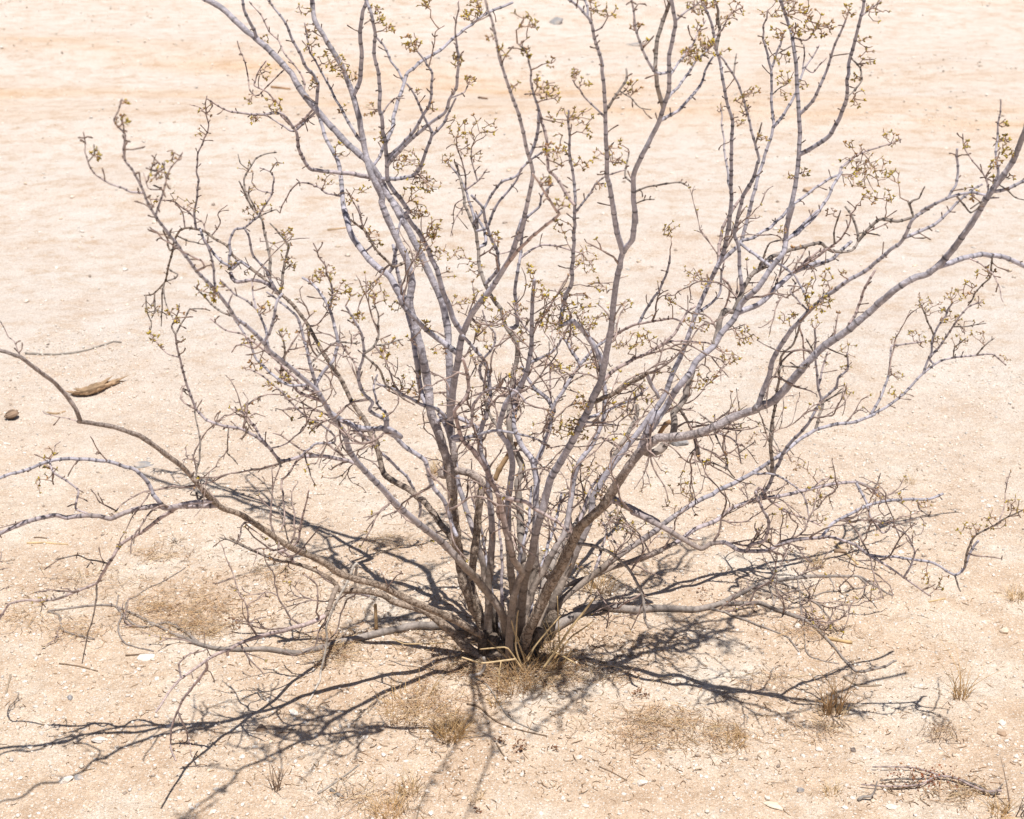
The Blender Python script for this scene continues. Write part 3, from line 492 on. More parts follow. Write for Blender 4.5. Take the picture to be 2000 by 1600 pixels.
 ('', 's3', 'c1 2000,310 1930,285 1800,260 1680,265 1570,285 1530,250 1500,210 1430,150 1340,110 1240,90 1150,55 1100,10 b1 600,1320 550,1180 510,1020 490,930 480,840', 8, 4, .32, 5),
 ('', '', 'c1 1540,275 1560,300 1567,320', 6, 5, .3, 4), ('', '', 'c1 1680,245 1750,200 1860,185 1865,150 1800,90 1700,30 b1 1130,1190 1020,1100 960,1070', 5, 3, .3, 0),
 ('', '', 'b1 1120,1560 1200,1550 1290,1480 1330,1400 1310,1300', 3.5, 3, .3, 0), ('', '', 'b1 1090,1580 1030,1510 980,1430 900,1350 840,1330', 5, 3, .3, 5),
 ('', '', 'b1 910,1530 940,1470 960,1420', 3.5, 2.5, .3, 4), ('', '', 'b1 820,1480 820,1590 c1 1270,240 1330,310', 3, 2.5, .3, 4),
 ('', '', 'b1 500,1000 430,970 370,910 310,850 300,790', 3, 2, .32, 3), ('', '', 'b1 480,840 450,790 490,700 500,640', 4, 2.5, .32, 4), ('', '', 'b1 490,830 550,720 580,680 650,680 700,690', 4, 2.5, .3, 4),
 ('', '', 'b1 410,500 470,480 490,455 450,430 430,410', 4, 3, .5, 4), ('', '', 'b1 400,510 385,600 390,700 385,790', 4, 2.5, .5, 4), ('', '', 'b1 285,590 290,690 320,760 310,830', 3.5, 2, .5, 4),
 ('', '', 'b1 400,530 410,640 470,760', 3, 2, .5, 4), ('', '', 'b1 340,580 340,680 320,740', 3, 2, .5, 4), ('', '', 'b1 310,690 360,690 430,720', 2.5, 2, .5, 4),
 ('', 's3', 'a1 800,1085 720,1065 620,1030 540,980 505,930 490,880 475,850 475,800 460,740', 5, 2.5, .35, 5), ('', '', 'a1 505,900 530,860 525,810', 3, 2.5, .35, 4),
 ('', 's3', 'a1 880,1200 900,1100 920,1020 960,930 1020,850', 4.5, 2.5, .3, 0), ('', '', 'a1 920,1010 910,900', 3, 2.5, .3, 4), ('', '', 'a1 900,1060 830,1050 800,960', 3, 2, .3, 5), ('', '', 'a1 890,965 845,945 875,860', 3, 2, .3, 4),
 ('', 's3', 'b1 620,430 660,410 640,370 540,310 470,270 390,220 310,140', 4, 3, .25, 3), ('', 's3', 'b1 440,300 420,240 450,150', 4, 3, .3, 4),
 ('k1', 's4', 'a1 1090,1290 1085,1200 1100,1100 1100,900 1120,830 1150,760 1160,700 1145,640 1155,540', 6, 2.5, .45, 0), ('', '', 'a1 1140,640 1110,600 1050,580', 2.5, 2, .45, 5), ('', '', 'a1 1145,640 1190,590 1180,560', 2.5, 2, .45, 5),
 ('', '', 'a1 1085,1220 1040,1170 950,1120 850,1110', 4, 2.5, .42, 5), ('', '', 'a1 1030,1260 1020,1190 980,1130', 3.5, 2.5, .45, 5), ('', '', 'a1 1150,1290 1130,1240 1070,1200', 3, 2.5, .45, 5),
 ('', '', 'a1 1190,1310 1230,1250 1220,1200 1265,1150', 3, 2, .45, 5),
 ('k2', 's4', 'b1 960,430 900,370 830,420 830,300 830,230 860,165 920,150 1000,90 1040,30 a1 1480,1150 1520,1080 1530,1010 1510,960 1445,930', 9, 3, .45, 0),
 ('', '', 'a1 1510,1075 1440,1060 1400,1020 1410,960', 3.5, 2, .45, 0), ('', '', 'a1 1520,950 1540,910 1570,910', 3, 2, .45, 4),
 ('k3', 's4', 'b1 850,400 770,370 700,280 650,200 630,150', 7, 5, .45, 0), ('', 's4', 'b1 1130,570 1040,500 960,490 880,500 850,480 830,440', 11, 8, .38, 5),
 ('', '', 'b1 740,560 720,400 700,300 660,220', 5, 4, .35, 0), ('', '', 'b1 510,210 570,240 660,260 720,240', 4, 3, .45, 4),
 ('k4', 's4', 'b1 1150,540 1070,430 990,340 960,230 930,160', 6, 4, .4, 0), ('', '', 'b1 1110,470 1100,360 1060,200 1030,90 a1 1400,1160 1370,1060 1365,990 1420,890 1480,860 1545,850', 6, 2.5, .4, 4),
 ('', '', 'a1 1440,1200 1400,1110 1390,1040', 4, 3, .4, 4), ('', '', 'a1 1385,1180 1370,1080 1330,1010', 4, 3, .4, 4), ('', '', 'a1 1375,940 1340,910 1335,860', 3, 2, .4, 4),
 ('', '', 'a1 1430,1230 1480,1190 1540,1170 1560,1190', 3.5, 2.5, .4, 4),
 ('', 's4', 'b1 1160,580 1180,450 1200,330 1210,260 1140,170 1090,120', 6, 3, .4, 4), ('', '', 'b1 1180,430 1240,380', 3, 2.5, .4, 4),
 ('k5', 's3', 'b1 1050,900 1090,830 1120,720 1140,620 1170,580', 7, 5, .35, 0),
 ('', 's3', 'b1 1100,930 1060,800 1010,690 930,620 830,550 770,490', 5.5, 3, .3, 0), ('', '', 'b1 1000,680 980,600 970,500', 4, 3, .3, 0), ('', 's3', 'b1 850,730 770,700 690,620 600,530', 5, 3, .25, 4), ('', 's3', 'b1 840,640 845,580', 4, 3, .3, 0),
 ('', 's3', 'b1 1000,930 920,910 870,920 840,960', 4.5, 3, .2, 3), ('', 's3', 'b1 1410,1240 1300,1180 1150,1030 1070,960 960,880 920,850 800,810 700,740', 6, 3, .22, 3),
 ('', 's3', 'b1 1360,1170 1250,1180 1160,1150 1080,1080 1000,1010 970,910 900,800 860,740', 6, 4, .2, 0), ('', 's3', 'b1 1430,1290 1300,1230 1220,1160 1120,1060', 8, 5, .2, 3),
 ('', 's3', 'b1 1200,1010 1180,900 1150,820', 5, 3, .3, 4), ('', 's3', 'b1 1400,1220 1370,1100 1340,980 1300,850 1260,720 1140,620 1070,570', 8, 4, .32, 0),
 ('', '', 'b1 1410,1160 1440,1090 1510,1000 1530,900 1510,780 1470,660 1410,560 1350,500 1300,475', 8, 5, .35, 0), ('', '', 'b1 1490,680 1490,560 1460,430 1400,320 1370,250', 5, 2.5, .35, 0),
 ('', '', 'b1 1365,1030 1440,960 1490,910 1560,895 1680,900', 5, 3, .32, 4), ('', '', 'b1 1500,960 1580,985 1660,1000', 3, 2, .3, 3),
 ('n1', 's3', 'b1 1500,1340 1570,1410 1660,1450 1760,1460 1860,1455 1940,1510 b5 130,100 200,150 260,210 330,250 380,290 400,370 430,450 490,520 520,620 560,720', 14, 8, .25, 0),
 ('', 'n1', 'b1 1870,1440 1850,1360 1790,1290 1770,1200 1790,1110', 5, 4, .2, 0), ('', 'n1', 'b1 1840,1400 1770,1360 1740,1330 1760,1290 1700,1230 1670,1150 1680,1050 1710,970 1690,860 1660,790 1590,660', 8, 4, .25, 0),
 ('', '', 'b1 1710,970 1770,920 1800,850 1800,750 1770,650', 6, 3, .25, 4), ('', '', 'b1 1720,980 1800,1070 1840,1170 1920,1230 2000,1280', 5, 4, .2, 4), ('', '', 'b1 1780,920 1850,910 1960,880', 4, 2.5, .25, 4),
 ('', 's4', 'b5 0,130 100,220 200,310 280,390 320,460 350,540 345,610', 7, 5, .1, 0), ('', 's3', 'b1 1500,1380 1640,1450 1720,1520', 5, 4, .25, 5),
 ('y1', 's5b', 'c1 1200,555 1110,540 1000,540 930,550 880,540 740,560 620,605 500,590 380,602 300,590 150,630 0,690 -60,720 p -110,1065 -220,1040 -330,1070', 11, 6, .02, 5),
 ('', 's5b', 'c1 1180,520 1100,515 1000,530', 9, 8, .15, 5),
 ('', 'y1', 'c1 915,550 860,480 820,400 760,340 680,310 600,290 420,275 300,280 180,330 60,360 -40,395 p -90,960 -190,930', 9, 5, .1, 0), ('', '', 'c1 600,285 560,240 500,150', 3, 2, .1, 5), ('', '', 'c1 270,285 300,350 380,400 440,460 425,550 490,580', 4.5, 4, .05, 5), ('', '', 'c1 270,270 310,210 340,180', 3, 2, .1, 5),
 ('', 'y1', 'c1 1000,540 900,600 800,680 680,750 620,840 570,920 545,970 400,1030 300,1060 160,1065 50,1085 0,1165', 8, 4, -.12, 3),
 ('', '', 'c1 600,855 520,840 430,815 310,840', 3.5, 2.5, -.1, 4), ('', '', 'c1 545,975 530,1100 480,1300 460,1420', 4, 2.5, -.14, 4), ('', '', 'c1 380,1040 240,1080 220,1130', 3, 2, -.1, 4),
 ('', 's5b', 'c1 1105,500 1090,380 1110,280 1120,190 1095,60 1090,0', 5, 3, .2, 4), ('', 's5b', 'c1 1640,740 1560,560 1480,420 1380,340', 3.5, 2.5, .2, 4),
 ('', 's5b', 'e1 760,1305 620,1280 440,1250 410,1220', 2.5, 1.5, .25, 3), ('', 's5b', 'e1 200,680 150,560 80,480 0,340', 3, 2, .25, 3),
 ('', 's5', 'c1 1640,860 1600,800 1560,800 1660,740 1700,560 1720,450', 6, 3, .1, 3), ('', 's5', 'c1 1540,850 1440,800 1320,740 1230,710', 5, 3, .1, 4),
 ('z1', 's5', 'c1 1880,990 1840,1080 1820,1150 1740,1190 1600,1230 1450,1265 1330,1310 1260,1350 1180,1380 1080,1450 1000,1510 870,1690', 11, 4, -.30, 3),
 ('', 'z1', 'd1 1150,550 1150,600 1060,700 1010,790 970,880 950,930 950,1020 985,1100', 6, 3, -.40, 3), ('', '', 'd1 1010,830 1040,940 1060,1050 1105,1140', 4, 2, -.4, 5), ('', '', 'd1 1010,640 1000,560 1060,510 1150,480', 4, 2.5, -.32, 5), ('', '', 'd1 1270,490 1270,515', 7, 6, -.3, 3),
 ('', 's5', 'd1 1990,0 1950,80 1890,200 1830,340 1820,430 1790,600 1780,660 1720,780', 6, 4, -.1, 6), ('', 's5', 'd1 1880,140 1920,160 2000,165 b5 60,1060', 8, 8, -.05, 5),
 ('', 's6', 'd1 1110,445 1030,380 930,330 840,350 760,350 700,300 650,245 660,180', 7, 3, 9, 4), ('', 's6', 'd1 650,245 680,290 660,375 700,450 860,490', 4, 3, 9, 4), ('', 's6', 'd1 270,265 330,290 350,375 430,400 530,420', 4, 4, 9, 4),
 ('', 's6', 'd1 700,240 720,200 850,130 1040,30', 3, 2, 9, 4), ('', 's6', 'd1 1900,420 1940,360 2000,355', 4, 3, 9, 4),
]
CL = {  # leafy twig sprays: x,y,r,tips in the zoomed views
 'a1': '880,990,50,6 970,880,40,5 860,940,35,4 1460,1180,60,8 1380,1200,40,5 1590,1310,50,6 1610,1480,50,6 680,690,40,5 520,870,40,5 1150,620,50,5 1110,740,25,3 1370,950,40,4 1280,1490,40,4 1545,920,40,4 985,1120,50,5 1060,1180,60,7 1410,1060,30,3 690,580,30,4 1440,670,40,5 860,1130,30,3',
 'a2': '640,70,50,6 680,210,50,6 700,310,60,8 790,400,60,9 850,430,70,14 900,470,60,9 960,510,40,5 900,710,30,3 1080,730,50,6 1110,90,50,9 1150,150,40,6 1210,190,40,5 1350,300,70,10 1390,600,30,5 1780,60,60,8 1720,120,50,6 1630,400,50,7 1720,540,50,5 1350,1050,70,14 1280,1080,60,10 1400,1150,60,10 1470,1210,60,10 1360,1290,70,9 1400,1400,60,8 1490,1520,50,7 900,1000,60,8 800,1200,60,8 1030,1240,50,6 950,1310,40,5 450,700,70,12 400,480,50,7 390,250,30,4 1140,900,40,5 1490,730,50,4 300,660,40,5 700,560,50,6 330,780,25,3 1430,40,50,5',
 'a3': '30,310,50,8 420,80,60,10 720,150,70,7 810,170,40,7 760,340,40,6 330,400,30,6 390,540,40,4 520,250,30,3 860,600,100,18 930,640,60,8 320,850,80,14 420,850,80,12 520,840,60,7 340,960,80,12 440,1040,50,7 250,1050,50,8 930,430,40,4 1080,480,40,6 1140,540,40,6 1290,100,60,6 1470,200,50,8 1530,290,30,4 960,780,70,9 1120,780,70,12 940,980,90,14 1010,1050,70,8 1100,1080,60,8 1340,1050,80,12 1220,1020,50,7 990,1350,60,9 1000,1480,60,6 60,1180,70,12 130,1220,60,9 60,1380,50,8 150,1520,40,6 550,1540,40,7 1830,370,60,12 1930,320,60,9 1880,200,60,7 1460,580,50,6 1200,60,50,6 600,350,40,5 690,560,30,4 1400,960,50,4 1240,1220,30,4 880,1170,40,5 1920,60,60,8 1160,880,50,5',
 'a4': '1020,80,80,14 1200,80,90,18 1270,170,90,16 1180,220,60,10 1060,240,60,10 970,280,40,5 1110,530,70,9 1230,560,40,5 780,80,70,9 700,150,60,8 530,60,70,9 500,380,60,10 600,320,60,12 720,340,30,4 890,610,50,8 860,720,50,6 820,650,40,5 1700,100,90,9 1530,90,50,7 1640,280,60,5 1660,400,70,8 1590,510,30,5 1600,660,60,6 1790,910,70,9 1530,960,40,7 1580,1080,110,20 1680,1160,120,22 1560,1200,80,12 1770,1290,60,9 1140,1160,30,5 1230,1130,40,6 370,1520,70,9 960,900,40,5 700,720,40,4 1350,220,60,7 1400,190,40,5 820,800,30,4 1090,1500,40,4 1420,1400,40,4 1800,1170,60,6 1650,1300,60,7 1100,390,50,6 1100,620,40,4 630,20,60,8 1130,20,60,8',
 'a5': '1820,520,60,7 1870,580,50,6 1900,620,30,3 1740,800,40,5 1850,380,40,3 1600,920,70,6 1540,530,30,3 1760,700,30,3 1890,800,30,3 1800,650,30,4',
 'b1': '480,720,60,8 650,560,60,6 720,600,60,8 850,410,40,5 780,540,30,4 940,440,30,4 1200,210,50,6 1200,280,40,4 1230,400,50,5 1050,690,60,6 1180,860,50,5 1180,1150,60,8 1090,1190,40,4 1210,1240,40,4 940,890,40,4 1010,1050,70,8 940,1060,40,4 1270,820,20,2 330,880,40,3 390,930,30,3 330,710,50,7 1370,1450,40,4 930,1370,50,6 1400,1270,50,5 530,880,20,2 1390,480,50,6 1500,620,60,6 1840,970,50,5',
 'b2': '430,560,70,12 480,620,60,8 820,150,60,9 780,260,60,9 860,320,70,14 700,340,50,8 730,400,40,6 1000,380,80,12 930,440,50,6 1100,450,60,8 1220,230,50,7 430,200,60,9 460,250,30,6 780,790,40,6 1000,640,60,8 1110,820,60,10 1250,750,60,10 1400,840,50,8 1450,430,40,6 1170,650,60,8 1480,520,50,6 1600,780,100,24 1700,830,90,20 1800,780,80,16 1660,650,70,10 1530,600,60,9 1820,640,70,8 1800,360,80,14 1850,420,60,8 1860,1050,50,8 1740,1050,40,6 620,1190,60,8 540,1190,40,5 680,1180,40,5 1780,1310,50,9 1720,1440,60,8 330,750,40,6 240,540,60,8 300,590,40,6 100,480,60,8 160,430,40,6 520,930,70,8 1100,1390,20,2 860,950,50,5 580,670,40,5 1900,540,50,6 1640,1080,40,4 1150,900,60,7 1380,700,60,7 1080,620,50,6',
 'b3': '1200,500,60,7 1040,640,40,6 1190,770,60,8 1240,800,50,8 1160,440,40,4 780,900,70,9 880,870,50,7 700,910,50,6 980,1090,50,7 680,1290,40,5 780,1340,70,9 780,1430,60,6 430,1430,60,8 460,1300,50,8 340,1480,70,8 1530,870,60,9 1420,1000,60,7 1290,1120,60,6 740,660,40,5 560,740,40,6 500,780,50,8 830,1230,40,5 870,1270,40,4 1220,1180,60,6 1280,520,50,4 380,930,50,6 300,1060,40,4',
 'b4': '170,880,50,7 110,1020,60,6 1340,640,60,8 1420,690,60,8 1500,740,60,10 1540,620,60,9 1620,560,60,8 1700,640,40,4 1600,800,70,6 1430,910,50,6 1330,900,50,6 1580,900,50,6 1700,880,60,6 1750,460,60,6 1160,890,30,3 1160,1100,60,5 850,960,60,6 830,1070,40,4 700,1030,50,5 700,490,60,8 730,590,60,9 690,650,60,9 830,450,40,4 470,750,60,9 840,1220,50,4 600,560,50,7 230,1540,50,5 620,640,50,7 640,780,50,5 1160,1230,40,4 1880,1010,40,3 1280,830,40,4',
 'b5': '1360,370,60,8 1400,480,80,14 1430,640,70,10 1500,660,60,6 1560,680,40,5 1270,160,50,8 1200,120,60,8 1270,370,60,6 1240,880,40,4 1480,570,50,6 1110,60,60,6',
 'c1': '260,340,60,6 230,430,50,4 1520,830,60,5 230,1090,50,4 1600,930,60,4 260,260,40,4',
 'c2': '330,400,60,9 370,440,30,4 60,590,50,6 890,260,50,6 960,430,60,8 1020,440,40,5 1950,480,50,8 1840,560,60,8 1760,600,40,5 1400,430,30,3 1500,480,40,5 1000,540,50,5 270,470,40,4 1580,850,60,5 1520,800,40,4 1710,600,40,4 940,300,50,5 1280,420,40,4',
}

SAMPLES = {}      # id -> array of u, v, y, width
ORDER = []
auto = 0
def nearest(u, v, ids):
    best = (1e9, None, 0)
    for k in ids:
        a = SAMPLES[k]; d = (a[:, 0] - u) ** 2 + (a[:, 1] - v) ** 2
        d = np.where(np.arange(len(a)) < 3, d + 400, d)
        i = int(np.argmin(d))
        if d[i] < best[0]: best = (d[i], k, i)
    return best
BUSH = empty('creosote_bush', (0, 0, float(height(0, 0))))
tag(BUSH, 'leafless-looking grey creosote shrub with many bare forking stems spreading from one root', 'shrub')
ROOT = {}; LF = {}; BRANCHES = []; BMB = {}; PW = {}

def mirror_y(u, v, y, w):
    if at_y(u, v, y)[0][2] > .06: return y
    g, tg = on_ground(u, v, w * .45 * 2.8 / FPX)
    return min(y, g[1])

def branch_pts(uv, w0, w1, y0, y1, wig):
    n = len(uv); seg = np.r_[0, np.cumsum(np.linalg.norm(np.diff(uv, axis=0), axis=1))]; s = seg / seg[-1]
    y = y0 + (y1 - y0) * s
    w = w0 + (w1 - w0) * (s ** .85)
    A = np.c_[uv, y, w]
    A = catmull(A, 3.0)
    L = np.r_[0, np.cumsum(np.linalg.norm(np.diff(A[:, :2], axis=0), axis=1))]
    ph = random.uniform(0, 900)
    fade = np.clip(L / 30, 0, 1)
    kp = [0.0]
    while kp[-1] < L[-1] + 40: kp.append(kp[-1] + random.uniform(11, 26))
    for ax, am in ((0, 1.0), (1, .8)):
        off = np.array([random.gauss(0, .62) for _ in kp]) * wig * am; off[0] = 0
        A[:, ax] += fade * np.interp(L, kp, off)
    A[:, 2] += .012 * fade * vnoise(L / 60., L * 0 + ph + 90, 7)
    return A, L

COLS = {0: LAV, 1: BRN, 2: BRN * .8 + LAV * .1, 3: PNK, 4: GRY * .85, 5: PNK * .45 + LAV * .55, 6: np.array((.52, .47, .42))}
def to_world(A):
    P = []; Rr = []
    for u, v, y, w in A:
        y = mirror_y(u, v, y, w); p, t = at_y(u, v, y); P.append(p); Rr.append(.5 * w * t / FPX)
    return np.array(P), np.array(Rr)

def make_branch(bid, parent, course, w0, w1, y1, bark, root):
    global auto
    uv = pts(course)
    if isinstance(parent, str):
        ids = [parent] if parent else list(SAMPLES)
        d, k, i = nearest(uv[0][0], uv[0][1], ids)
        a = SAMPLES[k][i]; y0 = a[2]; root = ROOT[k]
        if math.sqrt(d) < 14: uv[0] = a[:2]
        else: uv = np.vstack([a[:2], uv])
        w0 = min(w0, a[3] * 1.0 + .5)
    else: y0 = parent
    if isinstance(y1, tuple):
        ln_ = float(np.linalg.norm(np.diff(uv, axis=0), axis=1).sum()); y1 = y0 + y1[1] * min(1.2, ln_ / 450)
    wig = 0.9 if w0 > 14 else (1.6 if w0 > 6 else 2.2)
    A, L = branch_pts(uv, w0, w1, y0, y1, wig)
    A[:, 2] = [mirror_y(*r) for r in A]
    bid = bid or 'n%d' % auto; auto += 1
    SAMPLES[bid] = A; ROOT[bid] = root if root else bid
    root = ROOT[bid]
    # nodes
    P, Rr = to_world(A)
    n = len(A); node_d = np.zeros(n); nodes = []
    if bark != 1 or root in ('t1', 'r2'):
        pos = random.uniform(10, 25)
        while pos < L[-1] - 4:
            i = int(np.argmin(abs(L - pos))); nodes.append(i); pos += random.uniform(9, 30) * (1.3 if A[i, 3] > 12 else 1)
    C = []
    base = COLS[bark]
    for j in range(n):
        w = A[j, 3]; c = base.copy(); alpha = 1.0
        if bark in (0, 5): 
            k = np.clip((4.6 - w) / 2.2, 0, 1); c = c * (1 - k * .75) + TWG * k * .75
        if bark == 1:
            k = np.clip((1010 - A[j, 1]) / 260, 0, 1) * (.95 if root != 's5b' else .4); c = c * (1 - k) + (LAV * .95 + BRN * .05) * k; alpha = 1 - k
        hz = A[j, 1]
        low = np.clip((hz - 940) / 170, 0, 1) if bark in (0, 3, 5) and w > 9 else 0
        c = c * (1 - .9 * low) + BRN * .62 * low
        c = c * (1 + .20 * float(vnoise(L[j] / 18., auto * 3.1, 21)) + .12 * float(vnoise(L[j] / 5., auto * 1.7, 22))); C.append(np.r_[c, alpha])
    squash = np.ones(n)
    for i in nodes:
        if L[i] < 8 or (A[i, 3] > 9 and random.random() < .38) or (bark == 1 and A[i, 1] > 860): continue
        amp = 1.30 if A[i, 3] < 7 else 1.12
        squash[i] = amp; C[i][:3] *= (.28 if A[i, 3] < 9 else random.uniform(.25, .7)) if A[i, 1] < 1100 else .7
    if bark in (1, 2, 4):
        squash = squash * (1 + .07 * vnoise(L / 14., L * 0 + auto, 31) + .05 * vnoise(L / 6., L * 0 + auto, 32))
    mb = MB()
    sides = 12 if w0 > 20 else (9 if w0 > 9 else 6)
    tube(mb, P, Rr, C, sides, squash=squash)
    # spurs and buds
    for i in nodes:
        w = A[i, 3]
        if w > 10 or i < 2 or i > n - 2 or random.random() > (.62 if w < 6 else .3): continue
        T = P[min(i + 1, n - 1)] - P[i - 1]; T /= np.linalg.norm(T) + 1e-9
        for sgn in ((1, -1) if random.random() < .35 else (random.choice((1, -1)),)):
            q = np.array([random.gauss(0, 1) for _ in range(3)]); q -= T * q.dot(T); q[1] *= .6; q /= np.linalg.norm(q)
            d = q * sgn + T * random.uniform(.3, .9); d /= np.linalg.norm(d)
            ln = random.uniform(.003, .008) if random.random() < .75 else random.uniform(.009, .022)
            k = np.array([random.gauss(0, .25) for _ in range(3)])
            pp = [P[i], P[i] + d * ln * .5, P[i] + (d + k * .6) * ln, P[i] + (d + k * .8) * (ln + .0014)]
            r0 = .0010
            tube(mb, pp, [r0, r0 * .8, r0 * 1.15, r0 * .7], [np.r_[TWG * q_, 0] for q_ in (.8, .7, .45, .5)], 5)
    BRANCHES.append((bid, root, mb, bark)); BMB[bid] = mb; PW[bid] = (P, Rr)
    return bid

for s_ in STEMS: make_branch(*s_, None)
KEEP = {'y1': -.40, 'z1': -.46, 'r1l': -.48, 'l1': .35, 't3': .15}
for b_ in BR:
    b_ = list(b_)
    if b_[5] != 9:
        if b_[0] in KEEP: b_[5] = KEEP[b_[0]]
        else: b_[5] = ('rel', random.uniform(-.28, .28))
    make_branch(*b_, None)

# ---- leaves: paired, folded, a few millimetres long
def leaf_pair(mb, p, d, size):
    d = d / (np.linalg.norm(d) + 1e-9)
    s = np.cross(d, [random.gauss(0, 1), random.gauss(0, 1), random.gauss(0, 1)]); s /= np.linalg.norm(s) + 1e-9
    up = np.cross(s, d)
    g = random.random()
    if g < .5: c = np.array((.47, .34, .05))
    elif g < .76: c = np.array((.43, .33, .085))
    else: c = np.array((.44, .26, .12))
    c = c * random.uniform(.75, 1.25)
    for sg in (1, -1):
        ax = d * random.uniform(.55, .9) + s * sg * random.uniform(.35, .8); ax /= np.linalg.norm(ax)
        wd = np.cross(ax, up); wd /= np.linalg.norm(wd) + 1e-9; nn = np.cross(wd, ax)
        l = size * random.uniform(.8, 1.2); w = l * .33; t = .0003
        a = p; b = p + ax * l * .45 + wd * w + nn * w * .35; e = p + ax * l + nn * l * .12; f = p + ax * l * .45 - wd * w + nn * w * .35; m_ = p + ax * l * .48
        V = [a, b, e, f, m_ + nn * t, m_ - nn * (t + .0002)]
        F = [(0, 1, 4), (1, 2, 4), (2, 3, 4), (3, 0, 4), (1, 0, 5), (2, 1, 5), (3, 2, 5), (0, 3, 5)]
        mb.add(V, F, [c * .9, c, c * 1.1, c, c, c * .9])

def seg(mb, a, b, r0, r1, col):
    d = b - a; k = np.array([random.gauss(0, .08) for _ in range(3)]) * np.linalg.norm(d)
    tube(mb, [a, a + d * .5 + k, b - d * .02, b], [r0, (r0 + r1) / 2, r1, r1 * 1.35], [np.r_[c_, 0] for c_ in (col, col, col * .9, col * .5)], 5)

def spray(u, v, r, n):
    d, k, i = nearest(u, v, SAMPLES)
    n = int(n * 1.7) + 1
    A = SAMPLES[k][i]; root = ROOT[k]
    p0, t0 = at_y(A[0], A[1], A[2])
    cen, tc_ = at_y(u, v, A[2] + random.uniform(-.02, .02))
    rad = r * tc_ / FPX
    tips = []
    for _ in range(n):
        while True:
            q = rng.uniform(-1, 1, 3)
            if q.dot(q) < 1: break
        q[2] = q[2] * .9 + .25
        tips.append(cen + q * rad * 1.05)
    tips.sort(key=lambda q: np.linalg.norm(q - p0))
    if math.sqrt(d) < r * .6: nodes = [p0]
    else:
        mid = p0 + (cen - p0) * .5 + np.array([random.gauss(0, .15) for _ in range(3)]) * np.linalg.norm(cen - p0)
        nodes = [p0, mid]
        seg(BMB[k], p0, mid, .0011, .0009, TWG * .95)
    tw = BMB[k]; lf = LF.setdefault(root, MB())
    for q in tips:
        j = min(range(len(nodes)), key=lambda z: np.linalg.norm(nodes[z] - q) + .35 * np.linalg.norm(nodes[z] - p0))
        a = nodes[j]; dv = q - a; ln = np.linalg.norm(dv)
        if ln < .003: continue
        col = TWG * random.uniform(.8, 1.25)
        kk = 1 if ln < .02 else 2
        pa = a
        for m in range(1, kk + 1):
            pb = a + dv * (m / kk) + (np.array([random.gauss(0, .12) for _ in range(3)]) * ln if m < kk else 0)
            seg(tw, pa, pb, .00082, .00062, col); nodes.append(pb)
            if m < kk and random.random() < .5:
                leaf_pair(lf, pb, rng.normal(size=3) + dv / ln, random.uniform(.0045, .0065))
            pa = pb
        if random.random() < .72: leaf_pair(lf, q, dv + rng.normal(size=3) * .3 * ln, random.uniform(.0037, .0062))
        if random.random() < .35: leaf_pair(lf, q - dv * .06, dv + rng.normal(size=3) * .8 * ln, random.uniform(.0036, .0055))
for reg, s_ in CL.items():
    o = REG[reg]
    for tok in s_.split():
        x, y, r, n = map(float, tok.split(','))
        spray(o[0] + x * o[2], o[1] + y * o[2], r * o[2] * 1.05, int(n))

# ---- fine wandering twigs that thicken the middle and the skirts of the shrub
def wander(k, i, length):
    P, Rr = PW[k]; i = min(max(i, 2), len(P) - 2); tw = BMB[k]; lf = LF.setdefault(ROOT[k], MB())
    T = P[i + 1] - P[i - 1]; T /= np.linalg.norm(T) + 1e-9
    out = np.array([P[i][0], P[i][1] * .6, .25]); out /= np.linalg.norm(out) + 1e-9
    d = T * .7 + out * .4 + rng.normal(size=3) * .55; d /= np.linalg.norm(d)
    stack = [(P[i].copy(), d, length, min(Rr[i] * .8, .0017))]
    while stack:
        p, d, ln, r = stack.pop(); col = (TWG * .5 + PNK * .5) * random.uniform(.75, 1.15); curl = rng.normal(size=3) * .16
        path = [p]; n = max(2, int(ln / .011))
        for m in range(n):
            d = d + rng.normal(size=3) * .24 + curl * .5; d /= np.linalg.norm(d)
            p = p + d * ln / n
            g = float(height(p[0], p[1])) + .002
            if p[2] < g: p = p.copy(); p[2] = g; d[2] = abs(d[2]) * .3
            path.append(p)
            if random.random() < .20 and ln > .03 and len(stack) < 6:
                q = d + rng.normal(size=3) * .6; q /= np.linalg.norm(q); stack.append((p, q, ln * random.uniform(.25, .5), r * .7))
            elif random.random() < .5:
                q = d * .5 + rng.normal(size=3) * .6; q /= np.linalg.norm(q); seg(tw, p, p + q * random.uniform(.003, .009), .0008, .0007, col * .7)
        rr = np.linspace(r, max(r * .5, .0006), len(path)); sq = np.ones(len(path)); sq[1::2] = 1.25
        tube(tw, path, rr, [np.r_[col * (.55 if m % 2 else 1), 0] for m in range(len(path))], 5, squash=sq)
        if random.random() < .45: leaf_pair(lf, path[-1], d, random.uniform(.004, .0065))
pool = [(k, i) for k, A in SAMPLES.items() for i in range(6, len(A), 3) if 2.6 < A[i, 3] < 15 and 480 < A[i, 1] < 1180 and 330 < A[i, 0] < 1750]
wts = np.array([math.exp(-((SAMPLES[k][i, 0] - 1080) / 330) ** 2 - ((SAMPLES[k][i, 1] - 840) / 230) ** 2) + .10 for k, i in pool])
for j in rng.choice(len(pool), 230, replace=False, p=wts / wts.sum()):
    k, i = pool[int(j)]; wander(k, i, random.uniform(.035, .15))
pool = [(k, i) for k, A in SAMPLES.items() for i in range(6, len(A), 3) if 2.6 < A[i, 3] < 13 and 820 < A[i, 1] < 1260 and not 860 < A[i, 0] < 1180]
wts = np.array([.3 + math.exp(-((abs(SAMPLES[k][i, 0] - 1020) - 420) / 200) ** 2) for k, i in pool])
